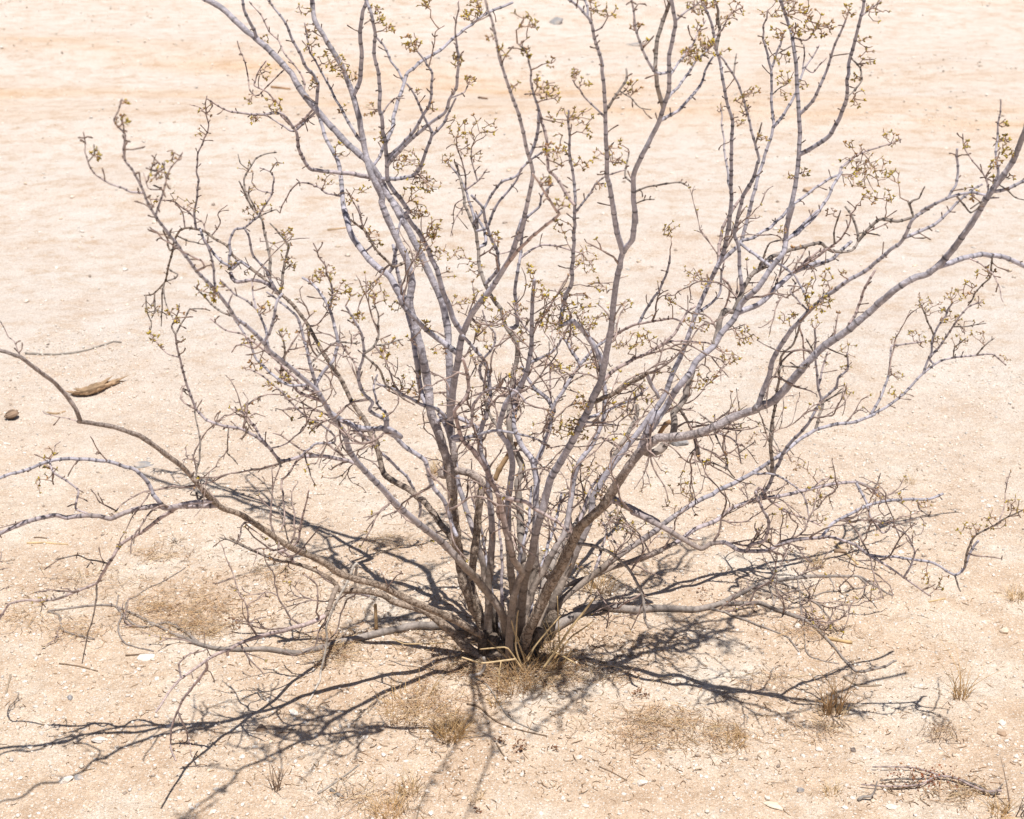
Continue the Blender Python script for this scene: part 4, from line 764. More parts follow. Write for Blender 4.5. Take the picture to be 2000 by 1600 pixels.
for j in rng.choice(len(pool), min(85, len(pool)), replace=False, p=wts / wts.sum()):
    k, i = pool[int(j)]; wander(k, i, random.uniform(.05, .17))
# gnarled root crown where the stems meet, coloured dark for the gap shadow
crown = MB()
for _ in range(11):
    a = random.uniform(0, 6.283); x, y = .045 * math.cos(a) * random.random(), .03 * math.sin(a)
    q = np.array([math.cos(a) * .035, math.sin(a) * .025, .07 + .03 * random.random()])
    p_ = np.array([x, y, -.03]); pp = [p_ + q * f + np.array([random.gauss(0, .003), random.gauss(0, .003), 0]) for f in (0, .25, .5, .75, 1, 1.2)]
    tube(crown, pp, [.016, .017, .015, .014, .012, .008], [BRN * random.uniform(.3, .6) for _ in pp], 10)
stem_obj = {}
bz = BUSH.location.z
def build_under(mb, name, m, parent):
    mb.v = [p - np.array([0, 0, bz]) for p in mb.v]
    return mb.build(name, m, parent)
build_under(crown, 'shade_root_crown', M_bark, BUSH)
for bid, root, mb, bark in BRANCHES:
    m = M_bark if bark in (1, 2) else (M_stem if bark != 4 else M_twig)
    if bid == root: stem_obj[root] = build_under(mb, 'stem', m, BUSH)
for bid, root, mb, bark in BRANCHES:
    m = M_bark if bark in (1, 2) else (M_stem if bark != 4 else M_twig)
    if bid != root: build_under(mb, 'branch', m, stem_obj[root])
for root, mb in LF.items():
    if mb.v: build_under(mb, 'leaves', M_leaf, stem_obj[root])

# ------------------------------------------------------------------ stones
ico_v = []
ph = (1 + 5 ** .5) / 2
for a, b in ((-1, ph), (1, ph), (-1, -ph), (1, -ph)): ico_v.append((a, b, 0))
for a, b in ((-1, ph), (1, ph), (-1, -ph), (1, -ph)): ico_v.append((0, a, b))
for a, b in ((ph, -1), (ph, 1), (-ph, -1), (-ph, 1)): ico_v.append((a, 0, b))
ico_v = np.array(ico_v) / math.sqrt(1 + ph * ph)
ico_f = np.array([(0, 11, 5), (0, 5, 1), (0, 1, 7), (0, 7, 10), (0, 10, 11), (1, 5, 9), (5, 11, 4), (11, 10, 2), (10, 7, 6), (7, 1, 8), (3, 9, 4), (3, 4, 2), (3, 2, 6), (3, 6, 8), (3, 8, 9), (4, 9, 5), (2, 4, 11), (6, 2, 10), (8, 6, 7), (9, 8, 1)])
def gravel(name, n, xr, yr, smin, smax, label, seed):
    r_ = np.random.default_rng(seed)
    x = r_.uniform(*xr, n); y = r_.uniform(*yr, n)
    dens = .5 + .5 * vnoise(x / .25, y / .25, 77); dens = np.where(np.hypot(x, y) < .45, dens * .55, dens)
    keep = r_.uniform(0, 1, n) < np.clip(dens + .15, .05, 1); x, y = x[keep], y[keep]; n = len(x)
    s = smin + (smax - smin) * r_.uniform(0, 1, n) ** 6
    z = height(x, y) + s * r_.uniform(-.1, .35, n)
    V = ico_v[None] * (1 + r_.uniform(-.42, .38, (n, 12, 1))) * s[:, None, None] * np.stack([r_.uniform(.75, 1.4, n), r_.uniform(.7, 1.1, n), r_.uniform(.5, .9, n)], -1)[:, None, :]
    a = r_.uniform(0, 6.283, n); ca, sa = np.cos(a)[:, None], np.sin(a)[:, None]
    V = np.stack([V[..., 0] * ca - V[..., 1] * sa, V[..., 0] * sa + V[..., 1] * ca, V[..., 2]], -1) + np.stack([x, y, z], -1)[:, None]
    F = (ico_f[None] + (np.arange(n) * 12)[:, None, None]).reshape(-1, 3)
    pal = np.array([(.83, .76, .69), (.79, .69, .59), (.74, .61, .48), (.60, .49, .39), (.62, .58, .54), (.36, .29, .24)])
    ci = r_.choice(6, n, p=[.38, .26, .20, .07, .06, .03])
    C = np.repeat(pal[ci] * r_.uniform(.85, 1.1, (n, 1)), 12, 0)
    return tag(np_mesh(name, V.reshape(-1, 3), F, C, M_stone), label, None, None, 'stuff')
gravel('gravel', 120000, (-1.30, 1.30), (-.72, 1.7), .0008, .0044, 'pale grit and tiny stones covering the sand around the shrub', 3)
gravel('gravel', 22000, (-3.2, 3.2), (1.7, 9.0), .0012, .009, 'coarser pale grit strewn over the track behind the shrub', 4)

def stone(u, v, rpx, kind, label, flat=.62, elong=1.2, group=None, name='pebble', cat='pebble', rot=None):
    p, t = on_ground(u, v); r = rpx * t / FPX
    bm_v = []; F = []
    nu, nv = 18, 12
    ph1 = random.uniform(0, 99)
    planes = [(rng.normal(size=3), random.uniform(.50, .86)) for _ in range(13)]
    for j in range(nv + 1):
        th = math.pi * j / nv
        for i in range(nu):
            a = 2 * math.pi * i / nu
            q = np.array([math.sin(th) * math.cos(a), math.sin(th) * math.sin(a), math.cos(th)])
            m = 1.12 + .16 * float(vnoise(q[0] * 1.5 + ph1, q[1] * 1.5 + q[2], 3))
            for nn, dd in planes:
                nn = nn / np.linalg.norm(nn); pr = q.dot(nn) * m
                if pr > dd: m *= dd / pr
            m += .035 * float(vnoise(q[0] * 6 + ph1, q[1] * 6 + q[2] * 5, 8))
            bm_v.append(q * m * np.array([elong, 1, flat]) * r)
    for j in range(nv):
        for i in range(nu):
            i2 = (i + 1) % nu; F.append((j * nu + i, (j + 1) * nu + i, (j + 1) * nu + i2, j * nu + i2))
    cols = {'white': (.80, .74, .68), 'cream': (.76, .65, .52), 'grey': (.36, .35, .355), 'brown': (.42, .29, .20), 'dark': (.12, .10, .10), 'tan': (.66, .50, .36)}
    mb = MB(); c = np.array(cols[kind]) * random.uniform(.9, 1.04); dust = np.array((.70, .55, .42))
    mb.add(bm_v, F, [c * (1 - .5 * k_) + dust * .5 * k_ for k_ in (float(np.clip(vnoise(q[0] / r * 1.3 + ph1, q[1] / r * 1.3 + q[2] / r, 15) + .15, 0, 1)) for q in bm_v)])
    o = mb.build(name, M_stone, None, False); o.location = (p[0], p[1], p[2] + r * flat * .22); o.rotation_euler = (random.uniform(-.2, .2), random.uniform(-.2, .2), rot if rot is not None else random.uniform(-.5, .5))
    return tag(o, label, cat, group)
ST = [
 (1087, 45, 14, 'grey', 'blue-grey rock alone on the pale track far behind the shrub', .75, 1.2),
 (1238, 88, 13, 'grey', 'flat grey stone half sunk in the track, right of the blue-grey rock', .3, 1.7),
 (283, 909, 17, 'grey', 'flat grey stone half buried beside the arching left branch', .3, 1.4),
 (287, 1284, 13, 'white', 'elongated white stone beside a short brown stick, under the left branches', .55, 1.6),
 (1961, 1236, 10, 'cream', 'cream stone with a brown underside near the right edge', .8, 1.2),
 (127, 1527, 13, 'white', 'largest white stone of the lower left corner', .65, 1.3),
 (152, 1519, 9, 'grey', 'pale grey stone touching the large white stone', .7, 1.2),
 (137, 1363, 8, 'grey', 'round grey pebble in the open grit below the left branch shadow', .8, 1.1),
 (170, 1120, 7, 'brown', 'upright brown-grey pebble under the pink left branch', 1.2, .8),
 (1646, 1152, 10, 'white', 'bright white stone under the right dead branch', .6, 1.4),
 (1558, 1224, 8, 'white', 'small white stone among the right dead twigs', .7, 1.2),
 (1955, 1434, 9, 'brown', 'brown-topped stone near the right edge below the dry tuft', .8, 1.1),
 (1959, 1415, 8, 'white', 'white pebble touching a brown-topped stone', .8, 1.0),
 (1666, 1465, 7, 'dark', 'dark pebble with white chips beside it on the lower right', .8, 1.1),
 (1711, 1472, 10, 'white', 'chunky white stone on the lower right grit', .7, 1.1),
 (1512, 1574, 12, 'cream', 'elongated yellowish stone near the bottom edge', .5, 1.8),
 (1742, 1577, 11, 'white', 'flat white stone at the bottom edge right of the forked twig', .4, 1.6),
 (1562, 1546, 8, 'grey', 'grey-white pebble between the tuft and the forked twig', .8, 1.2),
 (574, 1393, 9, 'white', 'white chip with a dark shadow beside the front dead grass', .4, 1.5),
 (593, 1452, 5, 'dark', 'small black pebble beside the front seedling', .8, 1.0),
 (512, 1424, 13, 'brown', 'rounded brown-grey clod near the front seedling', .6, 1.1),
 (1252, 1531, 10, 'white', 'white stone in the bare grit at the front centre', .7, 1.2),
 (1331, 866, 17, 'grey', 'grey stone behind the thick curved right stem', .7, 1.3),
 (1722, 975, 6, 'brown', 'brown pebble in the open sand beyond the right branch tip', .8, 1.2),
 (1578, 373, 13, 'brown', 'small brown clod far behind the right stems', .7, 1.2),
 (196, 1447, 10, 'white', 'oblong white pebble on the left foreground grit', .6, 1.5),
 (1520, 900, 0, 'white', '', 1, 1),
]
for u, v, r, k, lb, fl, el in ST:
    if r: stone(u, v, r, k, lb, fl, el, None, 'rock' if r > 12.5 else 'pebble', 'rock' if r > 12.5 else 'pebble')
small = '245,1460 207,1425 200,1405 452,1426 500,1460 364,1492 455,1482 472,1480 308,1518 420,1517 423,1532 385,1574 415,1586 115,1387 257,1361 1064,1417 712,1441 911,1483 1020,1513 1156,1517 1132,1480 778,1515 1142,1574 1435,1553 1500,1560 1690,1568 1665,1560 1670,1590 1650,1577 1245,1488 1745,1476 1345,1465 1705,1440 1800,1545 1820,1480 1870,1475 1940,1300 1920,1215 1800,1262 1880,1170 1600,1465 1570,1480 1470,1440 1520,1400 1330,1510 1360,1495 1380,1518 1290,1560 60,1460 90,1420 40,1520 330,1420 350,1560 545,1500 610,1560 1060,1470 985,1420 1100,1560 905,1560 840,1590 1210,1590 1890,1120 1850,1040 1760,1080 1930,990 1690,930 330,1390 180,1475 520,1560 1560,1430 1900,1560 1985,1480 1640,1400'
for tok in small.split():
    u, v = map(float, tok.split(','))
    z = 'left' if u < 700 else ('right' if u > 1300 else 'middle')
    stone(u, v, random.choice((3.2, 3.8, 4.4, 5, 5.6, 6.5, 7.4)), random.choice(['white', 'white', 'white', 'cream', 'tan']) if False else 'white',
          {'left': 'small white pebble loose on the grit left of the shrub', 'right': 'small white pebble loose on the grit right of the shrub', 'middle': 'small white pebble loose on the grit before the root'}[z],
          random.uniform(.5, .8), random.uniform(1, 1.4), {'left': 'white pebbles left of the shrub', 'right': 'white pebbles right of the shrub', 'middle': 'white pebbles before the root'}[z])

# ------------------------------------------------------------------ fallen sticks and stalks
def stick(course, w0, w1, col, label, name='fallen_stick', cat='stick', lift=.0, lifts=None, m=None, rough=.12, nodes=False):
    uv = pts(course); A = catmull(np.c_[uv, np.linspace(w0, w1, len(uv)), np.zeros(len(uv)) if lifts is None else np.array(lifts, float)], 5)
    P = []; Rr = []
    for u, v, w, lf in A:
        t = on_ground(u, v)[1]; r = .5 * w * t / FPX
        # a raised point is found along its own ray, at that height above the sand
        p, t = on_ground(u, v, r * .8 + lift + lf); P.append(p); Rr.append(r)
    P = np.array(P); n = len(P); L = np.arange(n); ph1 = random.uniform(0, 99)
    sq = 1 + rough * vnoise(L / 2.3, L * 0 + ph1, 4); C = [np.array(col) * (1 + .25 * float(vnoise(i / 2.0, ph1, 9))) for i in L]
    if nodes:
        for i in range(3, n - 2, 5): sq[i] *= 1.35; C[i] = C[i] * .5
    org = P[n // 2].copy(); mb = MB(); tube(mb, P - org, Rr, C, 8, squash=sq)
    o = mb.build(name, m or M_wood); o.location = org
    return tag(o, label, cat)
WOOD = (.36, .29, .22); GREYW = (.36, .32, .285); STRAW = (.62, .46, .26); DK = (.22, .155, .11)
stick('e1 250,650 400,658 560,660 720,645 860,615 960,585 1040,560 1110,535 1185,543', 4.5, 3, GREYW, 'long thin grey stick lying curved on open sand at the left')
stick('c1 150,745 250,742 380,752', 4, 2.5, STRAW, 'golden straw lying on bare sand under the left branches', 'dry_stalk', 'stalk', m=M_straw)
stick('c1 188,713 230,715 262,718', 3, 2.5, DK, 'short dark twig above the golden straw on the left')
stick('d1 60,625 45,680 32,735', 4, 3.5, WOOD, 'short brown stick pointing at the viewer at the left edge')
stick('d1 700,515 780,510 860,508', 4, 3, DK, 'short brown stick beside the elongated white stone')
stick('d1 330,560 440,575 545,603', 3, 2.5, DK, 'thin brown stick flat on sand below the left dead branch')
stick('d2 60,1000 130,955 210,900 290,840', 5, 3, GREYW, 'split grey stick lying across a branch shadow at the front')
stick('d2 132,978 165,1000 200,1022', 8, 6, (.26, .24, .225), 'dark grey bark chip below the split stick at the front', 'bark_chip', 'bark')
stick('d2 900,345 960,365 1010,400 1060,480 1120,570 1200,620 1290,655', 4, 3, GREYW, 'slender bent grey twig lying before the root')
stick('d2 890,500 960,520 1030,580 1080,610 1200,650 1340,680', 4, 2.5, DK, 'dark knotted twig lying beneath the bent grey twig', nodes=True)
stick('d2 905,345 970,330 990,290 985,240', 7, 6, (.42, .38, .35), 'short crooked grey twig propped at the root', lifts=[0, .005, .02, .04])
stick('d2 1055,720 1090,780 1140,830', 3.5, 2, DK, 'small dark hooked twig on the grit before the root')
stick('d2 610,1143 630,1060 670,975', 3, 2.5, WOOD, 'thin pale brown twig at the bottom edge')
stick('d2 1630,850 1700,880 1785,928', 3, 2, DK, 'thin dark twig on open grit right of the root front')
stick('d3 1120,305 1180,345 1240,350 1305,345', 4.5, 3.5, WOOD, 'weathered twig on the sand right of the dry bristly tuft')
stick('d3 850,310 910,300 985,292', 3.5, 2.5, (.62, .50, .36), 'bleached twig lying left of the dry bristly tuft')
stick('c2 1075,645 1120,690 1190,755', 4, 4, STRAW, 'golden stalk lying under the right low branch', 'dry_stalk', 'stalk', m=M_straw)
stick('c2 1040,1115 1100,1128 1160,1135', 7, 6, (.54, .38, .20), 'ochre stalk piece among the right dead twigs', 'dry_stalk', 'stalk', m=M_straw)
stick('c2 1535,938 1570,932 1615,922', 3.5, 3, STRAW, 'short tan straw at the tip of the right low branch', 'dry_stalk', 'stalk', m=M_straw)
stick('c2 1072,690 1100,690 1130,695', 8, 7, (.38, .27, .19), 'short brown log stub under the right low branch')
stick('p 530,170 550,172 567,174', 5, 4, (.40, .24, .13), 'small rust brown stick on the far track at the left')
stick('p 935,190 943,192 952,193', 5, 4, (.22, .13, .08), 'tiny dark brown chip on the far track behind the middle stems')
stick('p 640,449 660,447 680,444', 5, 4, (.52, .37, .24), 'tan clod-like stick behind the left stems')
stick('p 92,806 110,808 128,803', 4, 3, (.5, .35, .22), 'short tan stick on open sand behind the arching left branch')
stick('d1 1530,0 1530,0', 2, 2, DK, 'x') if False else None
# upright broken stub
stick('p 735,1228 734,1205 733,1180', 7, 6, (.50, .34, .19), 'short upright broken stub in sand left of the root', 'broken_stub', 'stub', lifts=[0, .022, .045])
# the splintered piece of driftwood and the small gnarled lump
def driftwood(course, ws, label, col, name, cat, splinters):
    uv = pts(course); A = catmull(np.c_[uv, np.array(ws, float)], 4); P = []; Rr = []
    for u, v, w in A:
        t = on_ground(u, v)[1]; r = .5 * w * t / FPX; p, _ = on_ground(u, v, r * .85); P.append(p); Rr.append(r)
    P = np.array(P); org = P.mean(0); P -= org; n = len(P); mb = MB()
    T = np.gradient(P, axis=0)
    for k in range(15):
        i0 = int(n * random.uniform(0, .3)); i1 = int(n * random.uniform(.65, 1.0)); a = random.uniform(0, 6.283); q = random.random() ** .5 * .62
        pp, rr, cc = [], [], []; c = np.array(col) * random.choice((.5, .75, .95, 1.15, 1.3))
        for i in range(i0, i1):
            tt = T[i] / np.linalg.norm(T[i]); sd_ = np.cross(tt, [0, 0, 1]); sd_ /= np.linalg.norm(sd_); up = np.cross(sd_, tt)
            e = math.sin(math.pi * (i - i0 + .6) / (i1 - i0 + .2)) ** .4
            pp.append(P[i] + (sd_ * math.cos(a) + up * math.sin(a) * .8) * Rr[i] * q + rng.normal(size=3) * .0006); rr.append(Rr[i] * random.uniform(.32, .46) * e); cc.append(c * random.uniform(.85, 1.15))
        if len(pp) > 3: tube(mb, pp, rr, cc, 6)
    for (i, du, dv, ln) in splinters:
        i = int(i * (n - 1)); tt = T[i] / np.linalg.norm(T[i]); d = tt * du + np.array([0, 0, dv])
        tube(mb, [P[i], P[i] + d * ln * .5, P[i] + d * ln], [Rr[i] * .45, Rr[i] * .25, .0005], [np.array(col)] * 3, 6)
    o = mb.build(name, M_wood, None, False); o.location = org; return tag(o, label, cat)
driftwood('e1 690,1045 760,1030 860,1010 960,975 1060,945 1150,930 1195,918', [8, 20, 25, 25, 19, 11, 3], 'splintered piece of tan driftwood lying on open sand at the left', (.48, .335, .215), 'driftwood', 'driftwood', [(.75, .9, .25, .03), (.55, .9, .3, .05), (.3, -.9, .35, .035), (.65, .7, .5, .03), (.8, 1, .25, .05), (.9, 1, -.1, .04), (.1, -1, .35, .03)])
driftwood('e1 50,1275 90,1260 130,1240 175,1215', [10, 20, 25, 16], 'small gnarled lump of brown wood at the left edge', (.30, .21, .15), 'wood_lump', 'wood', [(.7, .3, .7, .014)])

# standing golden stalks at the root
def stalk(course, w, y0, y1, label, name='dry_stalk', cat='stalk', col=STRAW, w1=None):
    uv = pts(course); A = catmull(np.c_[uv, np.linspace(y0, y1, len(uv)), np.linspace(w, w1 or w * .75, len(uv))], 5)
    P, Rr = to_world(A); org = P[0].copy(); mb = MB(); n = len(P); ph1 = random.uniform(0, 50)
    C = [np.array(col) * (1 + .2 * float(vnoise(i / 3., ph1, 3))) for i in range(n)]; sq = np.ones(n)
    for i in range(4, n - 1, 9): sq[i] = 1.25; C[i] = C[i] * .7
    tube(mb, P - org, Rr, C, 7, squash=sq); o = mb.build(name, M_straw); o.location = org; return tag(o, label, cat)
stalk('b5 940,1490 905,1400 893,1340 897,1260 902,1180 908,1140', 3.6, -.10, -.10, 'upright golden stalk standing before the middle of the root')
stalk('b5 970,1500 930,1380 885,1260 870,1200', 3.6, -.09, -.09, 'thin golden stalk leaning left across the upright golden stalk')
stalk('b5 1050,1470 1100,1400 1200,1250 1280,1150 1335,1075', 5.04, -.10, -.09, 'longest golden stalk, leaning right before the root')
stalk('b5 960,1430 1000,1350 1080,1250 1150,1170', 3.6, -.10, -.08, 'golden stalk leaning right, left of the longest stalk')
stalk('b5 1110,1420 1200,1300 1270,1250 1330,1205', 3.6, -.07, -.03, 'pale golden stalk leaning low at the right of the root', col=(.62, .43, .22))
stalk('b5 1145,1360 1138,1250 1132,1120 1130,1060', 2.88, -.03, -.03, 'slim upright stalk standing right of the root')
stalk('b5 940,1490 900,1430 860,1370 830,1350 690,1362', 3.6, -.11, -.12, 'bent golden stalk folding left over the root')
stalk('b5 890,1418 800,1430 700,1440 590,1408', 4.32, -.12, -.14, 'pale split stalk lying level across the front of the root', col=(.66, .50, .30))
stalk('b5 795,1580 800,1500 810,1430', 2.88, -.16, -.14, 'short straw standing below the level stalk')
stalk('b5 1230,1440 1150,1395 1070,1360', 3.6, -.11, -.06, 'golden stalk lying right of the root')
stalk('b5 1320,1050 1325,1000 1335,965', 3.6, .1, .1, 'pale forked straw tip behind the longest stalk', col=(.75, .62, .42))
stalk('b5 490,1325 400,1330 260,1330 180,1295', 2.88, -.1, -.05, 'golden straw lying flat left of the root')
stalk('b5 775,400 800,340 850,260 895,190', 10, .15, .16, 'broken tan stub leaning among the middle stems', 'broken_stub', 'stub', (.46, .31, .18), 10)
stalk('b3 960,1490 1000,1430 1030,1410', 9, .15, .15, 'short tan broken stub behind the thick right stem', 'broken_stub', 'stub', (.44, .28, .16), 9)

# ------------------------------------------------------------------ grass tufts, seedlings, litter
def blade(mb, p, d, ln, w, col, bend):
    side = np.cross(d, [0, 0, 1.0]); side /= (np.linalg.norm(side) + 1e-9)
    pp = []; k = 5
    for i in range(k):
        s = i / (k - 1); pp.append(p + d * ln * s + np.array(bend) * ln * s * s)
    tube(mb, pp, [w, w * .95, w * .8, w * .6, w * .25], [col * .8, col, col, col * 1.05, col * 1.1], 4, cap=False)
def tuft(u, v, hpx, spread, n, col, label, name='grass_tuft', cat='tuft', wid=.0005, base=.014, group=None):
    p, t = on_ground(u, v); h = hpx * t / FPX; mb = MB()
    for i in range(n):
        a = random.uniform(0, 6.283); b = base * math.sqrt(random.random()); o = np.array([math.cos(a) * b, math.sin(a) * b, -.002])
        tilt = spread * random.random() ** .7; a2 = a + random.gauss(0, .6); d = np.array([math.cos(a2) * tilt, math.sin(a2) * tilt, 1.0]); d /=  np.linalg.norm(d)
        c = np.array(col) * random.uniform(.65, 1.3)
        blade(mb, o, d, h * random.uniform(.2, 1.05), wid * random.uniform(.7, 1.3), c, (random.gauss(0, .3), random.gauss(0, .3), random.uniform(-.4, .05)))
    o = mb.build(name, M_straw); o.location = p; return tag(o, label, cat, group)
GOLD = (.62, .42, .21); BRNS = (.52, .34, .18); PALE = (.68, .51, .31)
tuft(1625, 1390, 125, .22, 40, BRNS, 'bristly upright dry grass tuft where the right branch shadow ends', wid=.0007, base=.02)
tuft(1625, 1402, 55, 1.8, 60, PALE, 'flattened straw skirt around the bristly upright tuft', 'grass_clump', 'grass clump', base=.03)
tuft(1875, 1362, 100, .55, 36, GOLD, 'open fan-shaped dry tuft near the right edge', wid=.0006, base=.012)
tuft(880, 1438, 62, .9, 130, GOLD, 'dense brown dry grass tuft left of the root front', base=.02)
tuft(800, 1385, 55, 1.1, 110, GOLD, 'loose golden grass clump crossed by the left front shadow', 'grass_clump', 'grass clump', base=.05)
tuft(540, 1543, 95, .35, 13, (.26, .18, .13), 'dark leafless seedling of upright twigs at the front left', 'dry_seedling', 'seedling', wid=.0008, base=.006)
tuft(1882, 1452, 85, .4, 5, (.34, .22, .14), 'sparse dark seedling below the open fan-shaped tuft', 'dry_seedling', 'seedling', wid=.0006, base=.01)
tuft(1835, 1440, 50, 1.1, 36, (.44, .34, .27), 'grey tangled dry clump left of the sparse dark seedling', 'grass_clump', 'grass clump', base=.02)
tuft(1985, 1590, 110, .3, 6, (.30, .22, .17), 'tall thin seedling in the lower right corner', 'dry_seedling', 'seedling', wid=.0009, base=.012)
tuft(1982, 1168, 40, .9, 70, PALE, 'small pale tuft at the right edge', base=.014)
tuft(1775, 943, 20, 1.0, 30, PALE, 'tiny pale tuft far right behind the branch tip', base=.012)
tuft(1950, 1590, 55, .7, 60, GOLD, 'dry tuft beside the fallen red-leaved branch tip', base=.014)
tuft(1625, 1550, 38, .9, 40, PALE, 'tiny straw tuft on open grit left of the fallen branch', base=.012)
tuft(1010, 1345, 75, .6, 110, BRNS, 'brown grass tuft growing at the foot of the root', base=.03)
tuft(1060, 1290, 80, .6, 90, GOLD, 'brown grass tuft tucked against the right of the root', base=.04)
tuft(1430, 1455, 50, 1.0, 46, GOLD, 'wispy brown tuft at the end of a front right shadow', base=.02)
tuft(1595, 1105, 45, .8, 50, PALE, 'curled pale tuft under the right low branch', base=.012)
tuft(800, 1545, 55, .8, 60, PALE, 'wispy straw tuft at the bottom left of centre', base=.014)
tuft(760, 1590, 60, .8, 70, GOLD, 'golden tuft touching the bottom edge', base=.02)
tuft(965, 1375, 28, .8, 40, GOLD, 'tiny golden tuft beside the bent grey twig', base=.010)
tuft(930, 1560, 25, .9, 40, PALE, 'small pale tuft near the bottom middle', base=.012)
tuft(855, 925, 50, .5, 60, PALE, 'pale straw tuft behind the left trunks', base=.016)
tuft(345, 1060, 25, .8, 20, DK, 'small dark seedling beside the left branch shadow', 'dry_seedling', 'seedling', wid=.0005, base=.006)
tuft(1170, 1150, 60, .8, 90, GOLD, 'dry tuft half hidden behind the right trunk', base=.03)
tuft(1320, 1500, 0.1, .8, 1, PALE, '') if False else None

def litter(name, patches, label, seed, pal, lmin, lmax, wid, zmax):
    r_ = np.random.default_rng(seed); Vs = []; Fs = []; Cs = []; base = 0
    for (u, v, ru, rv, n) in patches:
        rv = rv * .85; th = r_.uniform(0, 6.283, n); n_l = r_.uniform(0, 50); q = np.sqrt(r_.uniform(0, 1, n)) if n < 4000 else np.sqrt(r_.uniform(0, 1, n))
        q = q * (.55 + .75 * r_.uniform(0, 1, n)) * np.where(r_.uniform(0, 1, n) < .18, 1.7, 1.0)
        for i in range(n):
            q[i] *= 1 + .45 * float(vnoise(math.cos(th[i]) * 2 + n_l, math.sin(th[i]) * 2, 5))
            uu, vv = u + ru * q[i] * math.cos(th[i]), v + rv * q[i] * math.sin(th[i])
            p, t = on_ground(uu, vv)
            a = r_.uniform(0, 6.283); ln = lmin + (lmax - lmin) * r_.uniform() ** 2; k = r_.normal(0, .35); el = r_.uniform(-.05, .35) * (1 if zmax > .01 else .35)
            w = wid * r_.uniform(.6, 1.4); z0 = r_.uniform(.0003, zmax) * (1 - q[i] * .5)
            c = pal[r_.integers(len(pal))] * r_.uniform(.7, 1.25)
            pp = []
            for s in (-.5, -.17, .17, .5):
                aa = a + k * (s + .5) * 2
                x, y = p[0] + math.cos(aa) * ln * s, p[1] + math.sin(aa) * ln * s
                pp.append(np.array([x, y, max(float(height(x, y)) + w * .5, p[2] + z0 + (s + .5) * ln * el * .4)]))
            sd_ = np.array([-math.sin(a), math.cos(a), 0]) * w; up = np.array([0, 0, w * 1.3])
            ring = []
            for j, x in enumerate(pp):
                f = (1, 1, .9, .5)[j]; ring += [x + sd_ * f, x - sd_ * f, x + up * f]
            Vs += ring; Cs += [c] * 12
            for j in range(3):
                b0 = base + j * 3
                for e in range(3):
                    e2 = (e + 1) % 3; Fs.append((b0 + e, b0 + e2, b0 + 3 + e2, b0 + 3 + e))
            base += 12
    return tag(np_mesh(name, np.array(Vs), np.array(Fs), np.array(Cs), M_straw), label, None, None, 'stuff')
palg = [np.array(c) for c in ((.66, .45, .26), (.72, .50, .29), (.58, .37, .21), (.76, .60, .43), (.48, .31, .20), (.60, .50, .41), (.72, .55, .33))]
pald = [np.array(c) for c in ((.30, .20, .13), (.24, .155, .10), (.40, .27, .16), (.36, .22, .13), (.50, .38, .25))]
litter('dry_grass', [(350, 1190, 110, 50, 900), (400, 1230, 80, 30, 380), (660, 1270, 60, 45, 450), (830, 1385, 80, 50, 420), (1290, 1420, 120, 55, 700), (1420, 1440, 50, 35, 220), (1030, 1325, 120, 34, 620), (940, 1310, 110, 28, 320), (60, 1210, 60, 40, 140), (160, 1140, 120, 45, 260), (310, 1085, 70, 22, 160), (760, 1060, 60, 20, 160), (1600, 1235, 90, 25, 180), (720, 1560, 120, 40, 240), (540, 1125, 70, 25, 150), (1130, 1310, 110, 30, 260), (980, 1270, 140, 40, 320), (1500, 1330, 80, 25, 90), (1600, 1430, 70, 30, 120), (1880, 1550, 70, 30, 150), (1840, 1430, 40, 20, 80), (880, 1420, 40, 30, 200), (150, 1235, 60, 30, 160)],
       'matted dry grass and straw flattened on the sand round the shrub', 5, palg, .006, .055, .00036, .011)
litter('litter', [(1000, 1250, 900, 260, 2300), (450, 1150, 450, 130, 700), (1400, 1350, 500, 170, 600), (1000, 1000, 950, 160, 700), (1000, 1480, 950, 120, 600), (1000, 800, 950, 220, 350), (1000, 1300, 150, 38, 900), (950, 1250, 260, 60, 600), (1150, 1270, 220, 50, 450), (1820, 1540, 150, 40, 260)],
       'scattered brown twig bits and leaf crumbs on the sand', 6, pald, .003, .02, .00055, .003)

# fallen branch with rust-red dead leaves, lower right
fb = empty('fallen_branch', on_ground(1820, 1525)[0]); tag(fb, 'fallen grey-pink branch with rust red dead leaves in the lower right', 'branch')
def fallen(course, w0, w1, col, lifts=None):
    uv = pts(course); A = catmull(np.c_[uv, np.linspace(w0, w1, len(uv)), np.array(lifts if lifts else [.006] * len(uv), float)], 5); P = []; Rr = []
    for u, v, w, lf in A:
        t = on_ground(u, v)[1]; r = .5 * w * t / FPX; p, _ = on_ground(u, v, r + lf); P.append(p); Rr.append(r)
    P = np.array(P) - np.array(fb.location); n = len(P); C = [np.array(col) * (1 + .15 * random.gauss(0, 1)) for _ in range(n)]; sq = np.ones(n)
    for i in range(2, n - 1, 4): sq[i] = 1.3; C[i] = C[i] * .5
    mb = MB(); tube(mb, P, Rr, C, 6, squash=sq); mb.build('branch', M_stem, fb)
    return P
P1 = fallen('d3 1890,860 1820,865 1750,840 1680,805 1620,790 1560,795 1500,830 1400,840 1290,838 1205,830', 5, 2.5, PNK * .9)
fallen('d3 1620,795 1540,770 1470,750 1390,745 1260,745', 4, 2.5, PNK * .8)
fallen('d3 1560,800 1470,805 1380,803 1300,812', 4, 2.5, GRY * .7)
fallen('d3 1680,805 1760,830 1800,850 1850,880 1895,830', 4, 3, GRY * .6)
mbd = MB()
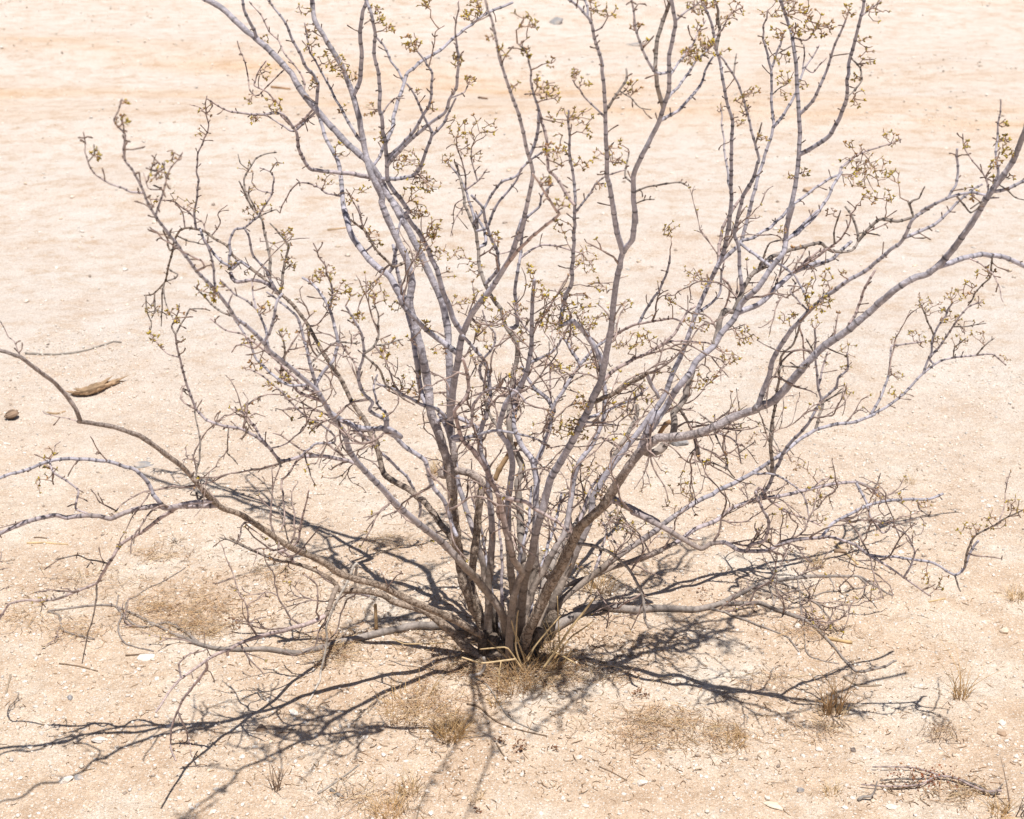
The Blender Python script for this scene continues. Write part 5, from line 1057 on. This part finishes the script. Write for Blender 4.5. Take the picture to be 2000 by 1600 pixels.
for _ in range(130):
    u = random.gauss(1815, 38); v = random.gauss(1517, 11)
    p, t = on_ground(u, v, random.uniform(.002, .016)); p = p - np.array(fb.location)
    d = rng.normal(size=3); d /= np.linalg.norm(d); s = np.cross(d, rng.normal(size=3)); s /= np.linalg.norm(s); nn = np.cross(d, s); l = random.uniform(.003, .007)
    c = np.array(random.choice([(.36, .12, .05), (.30, .10, .05), (.42, .20, .09), (.22, .09, .05)])) * random.uniform(.8, 1.2)
    mbd.add([p - d * l * .5, p + s * l * .3 + nn * .0006, p + d * l * .5, p - s * l * .3 + nn * .0006, p - nn * .0006], [(0, 1, 2), (0, 2, 3), (1, 0, 4), (2, 1, 4), (3, 2, 4), (0, 3, 4)], [c] * 5)
mbd.build('dead_leaves', M_leaf, fb, False)
stick('d3 1190,908 1215,890 1250,890 1270,865 1283,815', 6, 3, (.30, .27, .25), 'dark grey hooked twig beside the fallen branch, lower right', lifts=[0, .004, .006, .014, .03])
stick('p 1700,1532 1750,1540 1800,1534', 2.5, 2, DK, 'thin dark straight twig between the hooked twig and the fallen branch')

# rust brown dead leaf clusters lying on the sand
def dead_clump(u, v, n, rpx, label):
    p0, t = on_ground(u, v); mb = MB()
    for _ in range(n):
        q = np.array([random.gauss(0, rpx * t / FPX * .5), random.gauss(0, rpx * t / FPX * .5), abs(random.gauss(0, .006)) + .001])
        d = rng.normal(size=3); d /= np.linalg.norm(d); s = np.cross(d, rng.normal(size=3)); s /= np.linalg.norm(s); nn = np.cross(d, s); l = random.uniform(.004, .009); c = np.array(random.choice([(.24, .11, .06), (.18, .09, .055), (.32, .18, .10)]))
        mb.add([q - d * l * .5, q + s * l * .28 + nn * .0007, q + d * l * .5, q - s * l * .28 + nn * .0007, q - nn * .0007], [(0, 1, 2), (0, 2, 3), (1, 0, 4), (2, 1, 4), (3, 2, 4), (0, 3, 4)], [c] * 5)
    o = mb.build('leaf_clump', M_leaf, None, False); o.location = p0; tag(o, label, 'dead leaves')
dead_clump(1252, 1360, 26, 16, 'rust brown dead leaf clump on sand right of the root front')
dead_clump(1015, 1464, 24, 14, 'dark curled dead leaf clump on grit before the root')
dead_clump(455, 1222, 30, 22, 'rust brown dead leaves left of the root by the pink branch')
dead_clump(1083, 1466, 10, 7, 'tiny dark seed cluster on grit, right of the curled leaf clump')
dead_clump(975, 1449, 8, 7, 'tiny brown leaf scrap at the end of a front shadow')
dead_clump(1380, 1165, 30, 40, 'dark leaf crumbs in the hollow right of the root')
dead_clump(930, 1585, 6, 7, 'single reddish dead leaf at the bottom middle')
